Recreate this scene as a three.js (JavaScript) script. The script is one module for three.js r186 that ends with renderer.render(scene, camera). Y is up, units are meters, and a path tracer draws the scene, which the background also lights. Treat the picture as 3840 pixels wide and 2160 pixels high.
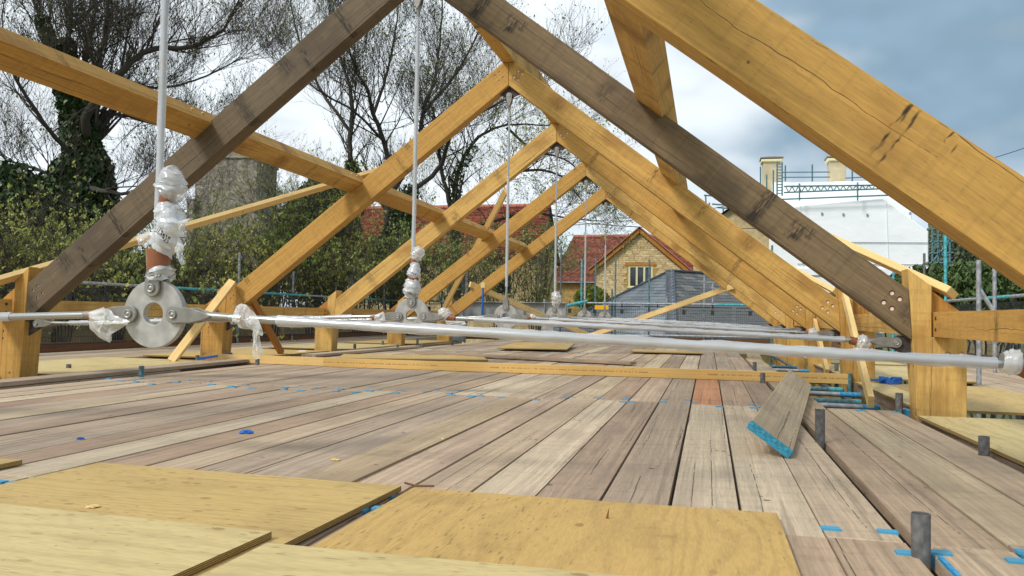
import * as THREE from 'three';
import { mergeGeometries } from 'three/addons/utils/BufferGeometryUtils.js';

// ---------------------------------------------------------------- camera, sky, sun, exposure
const W = 3840, H = 2160, FPX = 3044.58, CAM_H = 0.62;
const RIGHT = new THREE.Vector3(0.97190802, 0.01648239, -0.23478318);
const UPV = new THREE.Vector3(-0.00808508, 0.99929421, 0.03668406);
const FWD = new THREE.Vector3(-0.23522211, 0.03375529, -0.97135531);
const EYE = new THREE.Vector3(0, CAM_H, 0);
const scene = new THREE.Scene();
const camera = new THREE.PerspectiveCamera(2 * Math.atan(H / 2 / FPX) * 180 / Math.PI, 16 / 9, 0.05, 900);
camera.position.copy(EYE);
camera.quaternion.setFromRotationMatrix(new THREE.Matrix4().makeBasis(RIGHT, UPV, FWD.clone().negate()));
const renderer = new THREE.WebGLRenderer({ antialias: true });
renderer.toneMapping = THREE.LinearToneMapping;
renderer.toneMappingExposure = 1.7;
renderer.shadowMap.enabled = true;

const mul32 = (a) => () => { a |= 0; a = a + 0x6D2B79F5 | 0; let t = Math.imul(a ^ a >>> 15, 1 | a); t = t + Math.imul(t ^ t >>> 7, 61 | t) ^ t; return ((t ^ t >>> 14) >>> 0) / 4294967296; };
const hash = (x, y, s) => { let h = Math.imul(x, 374761393) + Math.imul(y, 668265263) + Math.imul(s, 1274126177); h = Math.imul(h ^ h >>> 13, 1274126177); return ((h ^ h >>> 16) >>> 0) / 4294967296; };
const PERM = new Uint8Array(1024), VAL = new Float32Array(256); { const r = mul32(4242), t = Array.from({ length: 256 }, (_, i) => i); for (let i = 255; i > 0; i--) { const j = Math.floor(r() * (i + 1)); [t[i], t[j]] = [t[j], t[i]]; } for (let i = 0; i < 1024; i++) PERM[i] = t[i & 255]; for (let i = 0; i < 256; i++) VAL[i] = r(); }
function noise(x, y, s = 0, px = 0, py = 0) {            // value noise, tiles over px by py cells
  let xi = Math.floor(x), yi = Math.floor(y); const fx = x - xi, fy = y - yi; let x1 = xi + 1, y1 = yi + 1;
  if (px) { xi %= px; if (xi < 0) xi += px; x1 = xi + 1 === px ? 0 : xi + 1; }
  if (py) { yi %= py; if (yi < 0) yi += py; y1 = yi + 1 === py ? 0 : yi + 1; }
  const k = PERM[s & 255], u = fx * fx * (3 - 2 * fx), v = fy * fy * (3 - 2 * fy);
  const A = PERM[(xi & 255) + k] + (xi >> 8) * 7, B = PERM[(x1 & 255) + k] + (x1 >> 8) * 7, ya = (yi & 255) + (yi >> 8) * 31, yb = (y1 & 255) + (y1 >> 8) * 31;
  const a = VAL[PERM[(A + ya) & 1023]], b = VAL[PERM[(B + ya) & 1023]], c = VAL[PERM[(A + yb) & 1023]], d = VAL[PERM[(B + yb) & 1023]];
  return a + (b - a) * u + (c - a) * v + (a - b - c + d) * u * v;
}
function fbm(x, y, s, o = 4, px = 0, py = 0) { let t = 0, a = 0.5, n = 0; for (let i = 0; i < o; i++) { t += a * noise(x, y, s + i, px, py); n += a; x *= 2; y *= 2; px *= 2; py *= 2; a *= 0.5; } return t / n; }
const clamp = (x, a = 0, b = 1) => Math.min(b, Math.max(a, x)), smooth = (a, b, x) => { const t = clamp((x - a) / (b - a)); return t * t * (3 - 2 * t); }, mix = (a, b, t) => a + (b - a) * t;

{ // broken overcast: white cloud on one side, a slate blue shower cloud on the other
  const w = 1024, h = 512, d = new Float32Array(w * h * 4);
  for (let j = 0; j < h; j++) for (let i = 0; i < w; i++) {
    const el = ((j + 0.5) / h - 0.5) * Math.PI, th = ((i + 0.5) / w - 0.5) * 2 * Math.PI;
    const y = Math.sin(el), x = Math.cos(el) * Math.cos(th), z = Math.cos(el) * Math.sin(th);
    const az = Math.atan2(x, -z) * 180 / Math.PI, eld = el * 180 / Math.PI, k = 1 / (Math.max(y, 0) + 0.22);
    const cx = x * k * 1.6, cy = z * k * 1.6;
    const n1 = fbm(cx * 2.2 + 9, cy * 2.2, 11, 5), n2 = fbm(cx * 5 + 3, cy * 5, 31, 5);
    let dark = smooth(-7, 9, az + (n1 - 0.5) * 30) * (1 - 0.75 * smooth(70, 130, az)) * smooth(2, 13, eld + (n2 - .5) * 6) * (1 - 0.6 * smooth(45, 75, eld));
    dark *= 1 - 0.9 * Math.exp(-(((az - 0.2) / 3.6) ** 2 + ((eld - 14.2) / 2.6) ** 2) * (0.7 + 1.0 * n2));
    dark = clamp(dark * (0.84 + 0.36 * n2));
    const g = 0.50 + 0.24 * n1 - 0.09 * smooth(0.42, 0.75, n2);
    const white = [g * 0.95, g * 1.03, g * 1.09], blue = [0.15, 0.222, 0.29];
    const low = smooth(0, 9, eld) , hb = smooth(-26, -9, az), hz = [mix(0.62, 0.30, hb), mix(0.74, 0.46, hb), mix(0.84, 0.58, hb)];
    for (let c = 0; c < 3; c++) { const s = mix(white[c], blue[c] * (0.85 + 0.5 * n2), dark); d[(j * w + i) * 4 + c] = mix(mix(hz[c], s, .35), s, low); }
    d[(j * w + i) * 4 + 3] = 1;
  }
  const sky = new THREE.DataTexture(d, w, h, THREE.RGBAFormat, THREE.FloatType);
  sky.mapping = THREE.EquirectangularReflectionMapping; sky.magFilter = THREE.LinearFilter; sky.needsUpdate = true;
  scene.background = sky; scene.environment = sky;
}
const sun = new THREE.DirectionalLight(new THREE.Color(1, 0.96, 0.9), 1.5);
sun.position.set(-22, 30, 16); sun.target.position.set(-2, 0, -9); sun.castShadow = true;
sun.shadow.radius = 24; sun.shadow.mapSize.set(4096, 4096);
Object.assign(sun.shadow.camera, { left: -60, right: 60, top: 60, bottom: -60, near: 1, far: 140 });
scene.add(sun, sun.target);

// ---------------------------------------------------------------- photo pixel -> place (a plane gives the distance)
const V = (x, y, z) => new THREE.Vector3(x, y, z);
const ray = (px, py) => FWD.clone().addScaledVector(RIGHT, (px - W / 2) / FPX).addScaledVector(UPV, (H / 2 - py) / FPX);
const onY = (px, py, y = 0) => { const d = ray(px, py); return EYE.clone().addScaledVector(d, (y - CAM_H) / d.y); };
const onZ = (px, py, z) => { const d = ray(px, py); return EYE.clone().addScaledVector(d, z / d.z); };
const onX = (px, py, x) => { const d = ray(px, py); return EYE.clone().addScaledVector(d, x / d.x); };

// ---------------------------------------------------------------- naming
const used = {};
const numbered = (n) => { used[n] = (used[n] ?? -1) + 1; return used[n] ? `${n}_${String(used[n]).padStart(3, '0')}` : n; };
function tag(o, label, category, group, kind) { if (label) o.userData.label = label; if (category) o.userData.category = category; if (group) o.userData.group = group; if (kind) o.userData.kind = kind; else if (category) o.userData.kind = 'thing'; return o; }
function thing(name, label, category, pos = [0, 0, 0], group, kind) { const g = new THREE.Group(); g.name = numbered(name); g.position.set(...pos); scene.add(g); return tag(g, label, category, group, kind); }
function part(parent, name, geo, mat) { const m = new THREE.Mesh(geo, mat); m.name = name; m.castShadow = m.receiveShadow = true; parent.add(m); return m; }
function solo(name, geo, mat, label, category, group, kind) { const m = new THREE.Mesh(geo, mat); m.name = numbered(name); m.castShadow = m.receiveShadow = true; scene.add(m); return tag(m, label, category, group, kind); }

// ---------------------------------------------------------------- geometry helpers
function uvAlong(geo, dir, ou = 0, ov = 0) {              // texture u runs along dir, in metres
  const g = geo.index ? geo.toNonIndexed() : geo, p = g.attributes.position, uv = new Float32Array(p.count * 2);
  const d = dir.clone().normalize(), a = V(), b = V(), c = V(), n = V(), e = V(), f = V();
  for (let i = 0; i < p.count; i += 3) {
    a.fromBufferAttribute(p, i); b.fromBufferAttribute(p, i + 1); c.fromBufferAttribute(p, i + 2);
    n.subVectors(b, a).cross(e.subVectors(c, a)).normalize();
    const end = Math.abs(n.dot(d)) > 0.75;
    if (end) { e.set(Math.abs(n.y) < 0.7 ? 0 : 1, Math.abs(n.y) < 0.7 ? 1 : 0, 0); f.crossVectors(n, e).normalize(); e.crossVectors(f, n); }
    else { e.copy(d).addScaledVector(n, -n.dot(d)).normalize(); f.crossVectors(n, e); }
    for (const [k, q] of [[0, a], [1, b], [2, c]]) { uv[(i + k) * 2] = q.dot(e) + ou; uv[(i + k) * 2 + 1] = q.dot(f) + ov + n.x * 0.37 + n.y * 0.61; }
  }
  g.setAttribute('uv', new THREE.BufferAttribute(uv, 2)); g.computeVertexNormals();
  return g;
}
function prism(pts, z0, z1, bev = 0.004, holes = []) {     // polygon in x,y pushed along z
  const s = new THREE.Shape(pts.map(([x, y]) => new THREE.Vector2(x, y)));
  for (const [x, y, r] of holes) { const h = new THREE.Path(); h.absarc(x, y, r, 0, Math.PI * 2, true); s.holes.push(h); }
  const lo = Math.min(z0, z1), d = Math.abs(z1 - z0);
  const g = new THREE.ExtrudeGeometry(s, { depth: d - 2 * bev, bevelEnabled: bev > 0, bevelThickness: bev, bevelSize: bev, bevelOffset: -bev, bevelSegments: 1, curveSegments: 7 });
  g.translate(0, 0, lo + bev); return g;
}
const rect = (x0, y0, x1, y1) => [[x0, y0], [x1, y0], [x1, y1], [x0, y1]];
function cbox(lx, ly, lz, bev = 0.004) {                   // chamfered box about the origin
  bev = Math.min(bev, lx / 3, ly / 3, lz / 3);
  return prism(rect(-lx / 2, -ly / 2, lx / 2, ly / 2), -lz / 2, lz / 2, bev);
}
function timber(a, b, w, h, ref, o = 0, bev = 0.004) {     // bar from a to b; h is its size along ref
  const d = b.clone().sub(a), L = d.length(); d.normalize();
  const side = V().crossVectors(d, ref).normalize(), up = V().crossVectors(side, d);
  const g = uvAlong(cbox(L, h, w, bev), V(1, 0, 0), o, o * 1.7);
  g.applyMatrix4(new THREE.Matrix4().makeBasis(d, up, side).setPosition(a.clone().add(b).multiplyScalar(0.5)));
  return g;
}
function tubeGeo(pts, radii, sides = 6, capped = false) {
  const pos = [], nor = [], uv = [], idx = []; let len = 0; const t = V(), n = V(), b = V(); let prev = null;
  for (let i = 0; i < pts.length; i++) {
    t.subVectors(pts[Math.min(i + 1, pts.length - 1)], pts[Math.max(i - 1, 0)]).normalize();
    if (!prev) prev = Math.abs(t.y) < 0.9 ? V(0, 1, 0) : V(1, 0, 0);
    b.crossVectors(t, prev).normalize(); n.crossVectors(b, t).normalize(); prev = n.clone();
    if (i) len += pts[i].distanceTo(pts[i - 1]);
    const r = Array.isArray(radii) ? radii[i] : radii;
    for (let k = 0; k <= sides; k++) { const a = k / sides * Math.PI * 2, c = Math.cos(a), s = Math.sin(a); const nx = n.x * c + b.x * s, ny = n.y * c + b.y * s, nz = n.z * c + b.z * s; pos.push(pts[i].x + nx * r, pts[i].y + ny * r, pts[i].z + nz * r); nor.push(nx, ny, nz); uv.push(len, k / sides * 2 * Math.PI * r); }
  }
  const m = sides + 1;
  for (let i = 0; i < pts.length - 1; i++) for (let k = 0; k < sides; k++) { const q = i * m + k; idx.push(q, q + 1, q + m, q + 1, q + m + 1, q + m); }
  if (capped) for (const e of [0, pts.length - 1]) { const c0 = pos.length / 3; const dir = V().subVectors(pts[e], pts[e ? e - 1 : 1]).normalize(); pos.push(pts[e].x, pts[e].y, pts[e].z); nor.push(dir.x, dir.y, dir.z); uv.push(0, 0); for (let k = 0; k <= sides; k++) { const q = (e * m + k) * 3; pos.push(pos[q], pos[q + 1], pos[q + 2]); nor.push(dir.x, dir.y, dir.z); uv.push(0.01, 0.01); } for (let k = 0; k < sides; k++) e ? idx.push(c0, c0 + 1 + k, c0 + 2 + k) : idx.push(c0, c0 + 2 + k, c0 + 1 + k); }
  const g = new THREE.BufferGeometry();
  g.setAttribute('position', new THREE.Float32BufferAttribute(pos, 3)); g.setAttribute('normal', new THREE.Float32BufferAttribute(nor, 3)); g.setAttribute('uv', new THREE.Float32BufferAttribute(uv, 2)); g.setIndex(idx);
  return g;
}
const rod = (a, b, r, s = 14) => tubeGeo([a, b], r, s, true);
const merge = (l) => mergeGeometries(l.map((g) => { const q = g.index ? g.toNonIndexed() : g; for (const k of Object.keys(q.attributes)) if (!['position', 'normal', 'uv'].includes(k)) q.deleteAttribute(k); return q; }));
function moved(g, x, y, z) { return g.clone().translate(x, y, z); }

// ---------------------------------------------------------------- textures
function tex(w, h, sx, sy, fn) {                           // fn(u, v) -> sRGB 0..255; covers sx by sy metres
  const d = new Uint8Array(w * h * 4), o = [0, 0, 0];
  for (let j = 0; j < h; j++) for (let i = 0; i < w; i++) { fn(i / w, j / h, o); const q = (j * w + i) * 4; d[q] = clamp(o[0], 0, 255); d[q + 1] = clamp(o[1], 0, 255); d[q + 2] = clamp(o[2], 0, 255); d[q + 3] = 255; }
  const t = new THREE.DataTexture(d, w, h); t.colorSpace = THREE.SRGBColorSpace; t.wrapS = t.wrapT = THREE.RepeatWrapping; t.magFilter = THREE.LinearFilter; t.minFilter = THREE.LinearMipmapLinearFilter; t.generateMipmaps = true; t.repeat.set(1 / sx, 1 / sy); t.needsUpdate = true;
  return t;
}
const R8 = mul32(77);
function woodTex({ w = 1024, h = 512, sx = 2.6, sy = 0.8, seed, base, dark, grain = 1, checks = 10, blot = 0.5, blotCol, saw = 0, knots = 4, streak = 0, bands = 0, marks = [] }) {
  const r = mul32(seed), ck = [], kn = [];
  for (let i = 0; i < checks; i++) ck.push([r(), r(), 0.05 + 0.2 * r(), 0.6 + 0.8 * r(), r() * 9]);
  for (let i = 0; i < knots; i++) kn.push([r(), r(), 0.005 + 0.011 * r()]);
  const bd = []; for (let i = 0; i < bands; i++) bd.push([r(), r(), 0.006 + 0.022 * r(), 0.12 + 0.3 * r(), 0.35 + 0.5 * r()]);
  for (const [mu, mv, mw, mh, ma] of marks) bd.push([mu / sx, mv / sy, mw / sx, mh / sy, ma]);
  const wrap = (a) => a - Math.round(a); let row = -1, ckr = [], knr = [];
  return tex(w, h, sx, sy, (u, v, o) => {
    if (v !== row) { row = v; ckr = ck.filter((c) => Math.abs(wrap(v - c[1])) < 0.035); knr = kn.filter((c) => Math.abs(wrap(v - c[1])) * sy < 0.2); }
    let vv = v + 0.05 * (fbm(u * 5, v * 3, seed, 3, 5, 3) - 0.5), kd = 0;
    for (const [ku, kv, kr] of knr) { const du = wrap(u - ku) * sx, dv = wrap(v - kv) * sy, q = Math.hypot(du * 0.45, dv); vv += 0.02 * Math.sign(dv) * Math.exp(-q * q / (kr * kr * 6)) * (kr / 0.02); const q2 = Math.hypot(du, dv); kd = Math.max(kd, 1 - smooth(kr * 0.5, kr * 1.05, q2 * (0.8 + 0.4 * noise(u * 90, v * 40, seed + 5)))); }
    const rings = fbm(u * 4, vv * 60, seed + 1, 3, 4, 60), fine = noise(u * 60, vv * 260, seed + 2, 60, 260), pore = noise(u * 160, vv * 200, seed + 9, 160, 200);
    let t = (rings - 0.5) * 0.9 * grain + (fine - 0.5) * 0.45 * grain - 0.35 * grain * smooth(0.8, 0.95, pore);
    if (saw) t -= saw * smooth(0.55, 0.85, noise(u * 150, v * 4, seed + 3, 150, 4)) * 0.5;
    if (streak) t -= streak * smooth(0.66, 0.8, fbm(u * 3, v * 26, seed + 14, 3, 3, 26));
    const b = smooth(0.5, 0.8, fbm(u * 7, v * 4, seed + 4, 4, 7, 4)) * blot;
    let crack = kd * 0.5;
    for (const [bu, bv, bw, bh, ba] of bd) { const du = wrap(u - bu - 0.006 * (noise(v * 40, bu * 50, seed) - 0.5)), dv = Math.abs(wrap(v - bv)); if (Math.abs(du) < bw * 1.6 && dv < bh) crack = Math.max(crack, ba * 0.8 * (1 - smooth(bw * 0.3, bw * 1.5, Math.abs(du))) * (1 - smooth(bh * 0.5, bh, dv)) * smooth(0.25, 0.7, noise(u * 420, v * 22, seed + 21, 420, 22) * 0.6 + 0.4 * fbm(u * 40, v * 10, seed + 22, 3, 40, 10))); }
    for (const [cu, cv, cl, cw, cs] of ckr) { const du = wrap(u - cu); if (Math.abs(du) < cl) { const dv = Math.abs(wrap(v - cv - 0.035 * (noise(du * 9 + cs, cs, seed) - 0.5) - 0.008 * (noise(du * 60 + cs, cs, seed) - .5))) * sy; const wd = 0.0022 * cw * (1 - Math.abs(du) / cl); crack = Math.max(crack, 0.75 * (1 - smooth(wd * 0.4, wd + 0.0008, dv))); } }
    for (let c = 0; c < 3; c++) { let x = base[c] * (1 + 0.32 * t); x = mix(x, (blotCol || dark)[c], b); o[c] = mix(x, dark[c] * 0.45, crack); }
  });
}
function stdMat(p) { return new THREE.MeshStandardMaterial({ roughness: 0.8, ...p }); }
const woodMat = (t, tint = 0xffffff, rough = 0.78, bump = 0.0012) => stdMat({ map: t, bumpMap: t, bumpScale: bump, roughness: rough, color: tint });

const oakT = [0, 1, 2].map((i) => woodTex({ seed: 100 + i * 17, base: [[200, 157, 82], [190, 145, 71], [206, 166, 93]][i], dark: [104, 66, 26], checks: 8 + 5 * i, blot: 0.5, blotCol: [140, 98, 44], saw: 0.25, knots: 4, grain: 0.72, bands: 3, w: 1280 }));
const greyP = { base: [108, 92, 69], dark: [42, 34, 26], checks: 18, blot: 0.6, blotCol: [76, 64, 50], saw: 0.4, knots: 5, grain: 0.9, w: 1280, h: 512 };
const greyOakR = woodMat(woodTex({ ...greyP, base: [120, 100, 71], seed: 222, bands: 2, marks: [[1.3, 0.4, 0.05, 0.09, 0.85], [1.38, 0.44, 0.03, 0.05, 0.6], [2.2, 0.4, 0.05, 0.1, 0.35]] })), greyOakL = woodMat(woodTex({ ...greyP, seed: 226, bands: 2, marks: [[1.3, 0.4, 0.03, 0.17, 0.8], [1.72, 0.44, 0.03, 0.12, 0.65], [1.9, 0.36, 0.06, 0.1, 0.55]] }));
const oakMarked = woodMat(woodTex({ seed: 117, base: [188, 145, 73], dark: [84, 56, 26], checks: 13, blot: 0.5, blotCol: [140, 98, 44], saw: 0.25, knots: 4, grain: 0.75, w: 1280, marks: [[1.3, 0.4, 0.008, 0.13, 1.15], [1.336, 0.382, 0.006, 0.13, 1.0], [1.455, 0.49, 0.004, 0.05, 0.9], [1.49, 0.475, 0.0035, 0.05, 0.8]] }));
const oak = oakT.map((t) => woodMat(t));
const oakDark = oakT.map((t) => woodMat(t, 0xe8cfa8));
const softT = [0, 1].map((i) => woodTex({ seed: 300 + i * 7, base: [[222, 186, 118], [228, 196, 132]][i], dark: [150, 100, 50], checks: 1, blot: 0.12, knots: 9, grain: 0.5, saw: 0.05, sx: 1.8, sy: 0.5, w: 768, h: 256 }));
const soft = softT.map((t) => woodMat(t));
const boardT = [0, 1, 2, 3, 4, 5].map((i) => woodTex({ w: 1536, h: 192, sx: 4.4, sy: 0.55, seed: 400 + i * 13, base: [[184, 163, 137], [190, 170, 139], [173, 153, 131], [184, 160, 135], [196, 177, 150], [166, 146, 124]][i], dark: [74, 61, 51], checks: 7, blot: 0.55, blotCol: [[146, 129, 112], [156, 138, 112], [138, 122, 108], [152, 130, 112], [162, 144, 124], [132, 116, 101]][i], knots: 9, grain: 0.85, streak: 0.4, saw: 0.25 }));
const boards = [];
for (const t of boardT) for (const c of [0xffffff, 0xeee8e4]) boards.push(woodMat(t, c, 0.88, 0.002));
const boardRed = woodMat(boardT[4], 0xf6c4a8, 0.88, 0.002);
function plyTex(seed, base, plugs) {
  const r = mul32(seed), pl = []; for (let i = 0; i < plugs; i++) pl.push([r(), i % 3 ? r() : 0.3 + 0.04 * r() + 0.35 * (i % 2), 0.011 + 0.012 * r(), 0.008 + 0.005 * r(), r()]);
  for (let i = 0; i < 40; i++) pl.push([r(), r(), 0.002 + 0.004 * r(), 0.002 + 0.002 * r(), 0.5 + r()]);
  const wrap = (a) => a - Math.round(a); let row = -1, plr = [];
  return tex(1024, 1024, 1.22, 1.22, (u, v, o) => {
    const f = fbm(u * 1, v * 5, seed, 2, 1, 5), ridge = Math.abs(((f * 9 + v * 14 + 0.5 * fbm(u * 6, v * 20, seed + 3, 2, 6, 20)) % 1 + 1) % 1 - 0.5) * 2;
    const fine = noise(u * 45, v * 420, seed + 2, 45, 420), dash = smooth(0.8, 0.93, noise(u * 30, v * 240, seed + 7, 30, 240)) * smooth(.35, .6, f);
    const dirt = smooth(0.5, 0.85, fbm(u * 5, v * 6, seed + 12, 5, 5, 6)), scuff = smooth(0.72, 0.84, fbm(u * 22, v * 9, seed + 15, 4, 22, 9)) * smooth(0.45, 0.6, fbm(u * 3, v * 3, seed + 16, 2, 3, 3));
    const t = 0.06 * smooth(0.35, 1, ridge) + 0.1 * (fine - 0.5) + 0.2 * dash + 0.08 * dirt + 0.06 * scuff - 0.05;
    if (v !== row) { row = v; plr = pl.filter((c) => Math.abs(wrap(v - c[1])) < 0.04); }
    let k = 0; for (const [pu, pv, a, b, d] of plr) { const du = wrap(u - pu) * 1.22, dv = wrap(v - pv) * 1.22; if (Math.abs(du) < 0.05) { const q = Math.hypot(du / a, dv / b) * (0.9 + 0.25 * noise(u * 150, v * 150, seed)); k = Math.max(k, (1 - smooth(0.8, 1.1, q)) * (0.22 + 0.34 * d)); } }
    for (let c = 0; c < 3; c++) o[c] = mix(base[c] * (1 - t * [0.9, 1, 1.15][c]), [128, 96, 48][c], Math.min(k, 0.7));
  });
}
const plyA = plyTex(501, [192, 172, 119], 26), plyB = plyTex(502, [186, 157, 97], 34), plyC = plyTex(503, [186, 152, 89], 2);
const plyFace = [plyA, plyB, plyC].map((t) => woodMat(t, 0xffffff, 0.7, 0.0008));
const plyEdgeT = tex(256, 64, 0.5, 0.018, (u, v, o) => { const l = Math.floor(v * 7) % 2, n = 0.8 + 0.35 * noise(u * 120, v * 30, 9, 120, 30); o[0] = (l ? 176 : 128) * n; o[1] = (l ? 146 : 100) * n; o[2] = (l ? 86 : 52) * n; });
const plyEdge = stdMat({ map: plyEdgeT, roughness: 0.9 });
const speckT = (seed, base, amp, sx = 0.5, sp = 60) => tex(256, 256, sx, sx, (u, v, o) => { const n = 1 + amp * (fbm(u * sp / 4, v * sp / 4, seed, 5, sp / 4, sp / 4) - 0.5) * 2; for (let c = 0; c < 3; c++) o[c] = base[c] * n; });
const galvT = speckT(601, [158, 162, 166], 0.28, 0.4, 48), rustT = speckT(602, [108, 108, 107], 0.32, 0.3, 64);
const galv = stdMat({ map: galvT, metalness: 0.45, roughness: 0.5 }), oldTube = stdMat({ map: rustT, bumpMap: rustT, bumpScale: 0.001, metalness: 0.3, roughness: 0.65 });
const teal = stdMat({ map: speckT(603, [74, 166, 176], 0.35, 0.4, 48), roughness: 0.55 }), tealOld = stdMat({ map: speckT(604, [82, 122, 128], 0.5, 0.3, 48), roughness: 0.6 });
const bluePaint = stdMat({ map: speckT(605, [58, 150, 196], 0.3, 0.1, 32), roughness: 0.5 });
const steelT = speckT(606, [174, 172, 166], 0.13, 0.35, 40);
const steel = stdMat({ map: steelT, metalness: 0.4, roughness: 0.5 }), steelShine = stdMat({ color: 0xb4b4b2, metalness: 0.85, roughness: 0.26 });
const darkPlate = stdMat({ map: rustT, color: 0xb8a8a8, metalness: 0.4, roughness: 0.6 });
const pegMat = stdMat({ color: 0xf0d0bc, roughness: 0.7 }), blackMesh = stdMat({ color: 0x2c2f33, roughness: 0.6 }), clampMat = stdMat({ color: 0x33383c, roughness: 0.55, metalness: 0.3 });
const film = new THREE.MeshPhysicalMaterial({ color: 0xf6f8fa, roughness: 0.22, transmission: 0.64, thickness: 0, clearcoat: 0.6, clearcoatRoughness: 0.15, side: THREE.DoubleSide });
const filmWhite = new THREE.MeshPhysicalMaterial({ color: 0xfafaf8, roughness: 0.22, transmission: 0.55, thickness: 0, clearcoat: 0.6, clearcoatRoughness: 0.2, side: THREE.DoubleSide });
const tapeMat = stdMat({ map: speckT(607, [142, 86, 50], 0.22, 0.05, 32), bumpMap: speckT(607, [142, 86, 50], 0.5, 0.05, 32), bumpScale: 0.001, roughness: 0.35 });
const strapBlue = stdMat({ color: 0x1d63b8, roughness: 0.6 });
function printTex(draw, w, h) { const c = document.createElement('canvas'); c.width = w; c.height = h; const x = c.getContext('2d'); draw(x, w, h); const t = new THREE.CanvasTexture(c); t.colorSpace = THREE.SRGBColorSpace; t.wrapS = t.wrapT = THREE.RepeatWrapping; return t; }
const filmPrint = new THREE.MeshPhysicalMaterial({ roughness: 0.25, transmission: 0.45, thickness: 0, clearcoat: 0.5, side: THREE.DoubleSide, map: printTex((x, w, h) => { x.fillStyle = '#f1f3f5'; x.fillRect(0, 0, w, h); x.fillStyle = '#20305c'; x.font = 'bold 44px sans-serif'; x.save(); x.translate(90, 120); x.rotate(0.35); x.fillText('STEELS', 0, 0); x.restore(); x.save(); x.translate(330, 260); x.rotate(-0.6); x.fillText('STEELS', 0, 0); x.font = '15px sans-serif'; x.fillText('stainless tube and bar', 0, 22); x.restore(); }, 512, 320) });

// ---------------------------------------------------------------- the frame of the roof: sizes measured from the photograph
const XR = -2.2413, YR = 0.6023, D1 = 2.8814, SP = 3.0206, YT = 3.5713, YB = 3.2501, TAN = 0.77156, RB = 3.574, UE = 3.474, VE = 0.4796, RP = 0.1098, NT = 6;
const TZ = (k) => -(D1 + (k - 1) * SP);
const uIn = (y) => 3.538 + (0.975 - y) * 0.0603;            // inner face of a post leans a little
const steelPin = stdMat({ color: 0x9c9b98, metalness: 0.6, roughness: 0.4 }), steelFork = stdMat({ map: steelT, color: 0xd8d6d2, metalness: 0.55, roughness: 0.42 });
const loc = (k, px, py, dz = 0) => { const p = onZ(px, py, TZ(k) + dz); return V(p.x - XR, p.y, dz); };
const pegGeo = new THREE.CylinderGeometry(0.0132, 0.0135, 0.03, 14).rotateX(Math.PI / 2).translate(0, 0, -0.015 - 0.009);
const discPts = (r, n = 56) => Array.from({ length: n }, (_, i) => [r * Math.cos(i / n * 6.28319), r * Math.sin(i / n * 6.28319)]);
function ringGeo() { const s = new THREE.Shape(discPts(0.1415, 72).map(([x, y]) => new THREE.Vector2(x, y))); const h = new THREE.Path(); h.setFromPoints(discPts(0.0465, 48).reverse().map(([x, y]) => new THREE.Vector2(x, y))); s.holes.push(h); const g = new THREE.ExtrudeGeometry(s, { depth: 0.026, bevelEnabled: true, bevelThickness: 0.002, bevelSize: 0.002, bevelOffset: -0.002, bevelSegments: 2 }); g.translate(0, 0, -0.013); return uvAlong(g, V(1, 0.3, 0)); }
const RING = ringGeo();
function forkGeo(len, rr) {                                 // pin at the origin, rod leaves along +x
  const arc = []; for (let i = 0; i <= 20; i++) { const a = (72 + 216 * i / 20) * Math.PI / 180; arc.push([0.036 * Math.cos(a), 0.036 * Math.sin(a)]); }
  const pl = [...arc, [len * 0.5, -0.031], [len * 0.8, -0.019], [len * 1.05, -0.003], [len * 1.05, 0.003], [len * 0.8, 0.019], [len * 0.5, 0.031]];
  const plates = [0.019, -0.033].map((z) => prism(pl, z, z + 0.014, 0.003));
  const neck = new THREE.LatheGeometry([[0.0005, len * 0.55], [0.018, len * 0.56], [0.021, len * 0.8], [0.0195, len * 1.02], [rr + 0.0035, len * 1.25], [rr + 0.001, len * 1.5], [rr, len * 1.52]].map(([a, b]) => new THREE.Vector2(a, b)), 18).rotateZ(-Math.PI / 2);
  return merge([...plates.map((g) => uvAlong(g, V(1, 0, 0))), neck]);
}
const PIN = (() => { const b = new THREE.LatheGeometry([[0, 0.041], [0.006, 0.041], [0.007, 0.038], [0.0125, 0.038], [0.013, 0.041], [0.0165, 0.041], [0.0185, 0.039], [0.0185, -0.039], [0, -0.04]].map(([x, y]) => new THREE.Vector2(x, y)), 22).rotateX(Math.PI / 2); return b; })();
const ROD_R = 0.0155, HANG_R = 0.0115;
const FORK = forkGeo(0.16, ROD_R), FORKH = forkGeo(0.12, HANG_R);
function along(g, a, dir) { const x = dir.clone().normalize(), z = V(0, 0, 1), y = V().crossVectors(z, x); return g.clone().applyMatrix4(new THREE.Matrix4().makeBasis(x, y, z).setPosition(a)); }
function sleeve(a, b, r, seed, wob = 0.3) {
  const n = Math.max(6, Math.round(a.distanceTo(b) / 0.025)), pts = [], rad = [];
  for (let i = 0; i <= n; i++) { const t = i / n, p = a.clone().lerp(b, t); pts.push(p); rad.push(r * (1 + wob * (fbm(t * n * 0.12, seed, seed, 3) - 0.4))); }
  const g = tubeGeo(pts, rad, 12), p = g.attributes.position, nn = g.attributes.normal;
  for (let i = 0; i < p.count; i++) { const ring = Math.floor(i / 13), k = i % 13 % 12; const d = r * wob * 0.8 * (noise(ring * 0.55 + k * 0.3, k * 0.8, seed) - 0.45); p.setXYZ(i, p.getX(i) + nn.getX(i) * d, p.getY(i) + nn.getY(i) * d + Math.max(0, nn.getY(i)) * d * .6, p.getZ(i) + nn.getZ(i) * d); }
  g.computeVertexNormals(); return g;
}
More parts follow.
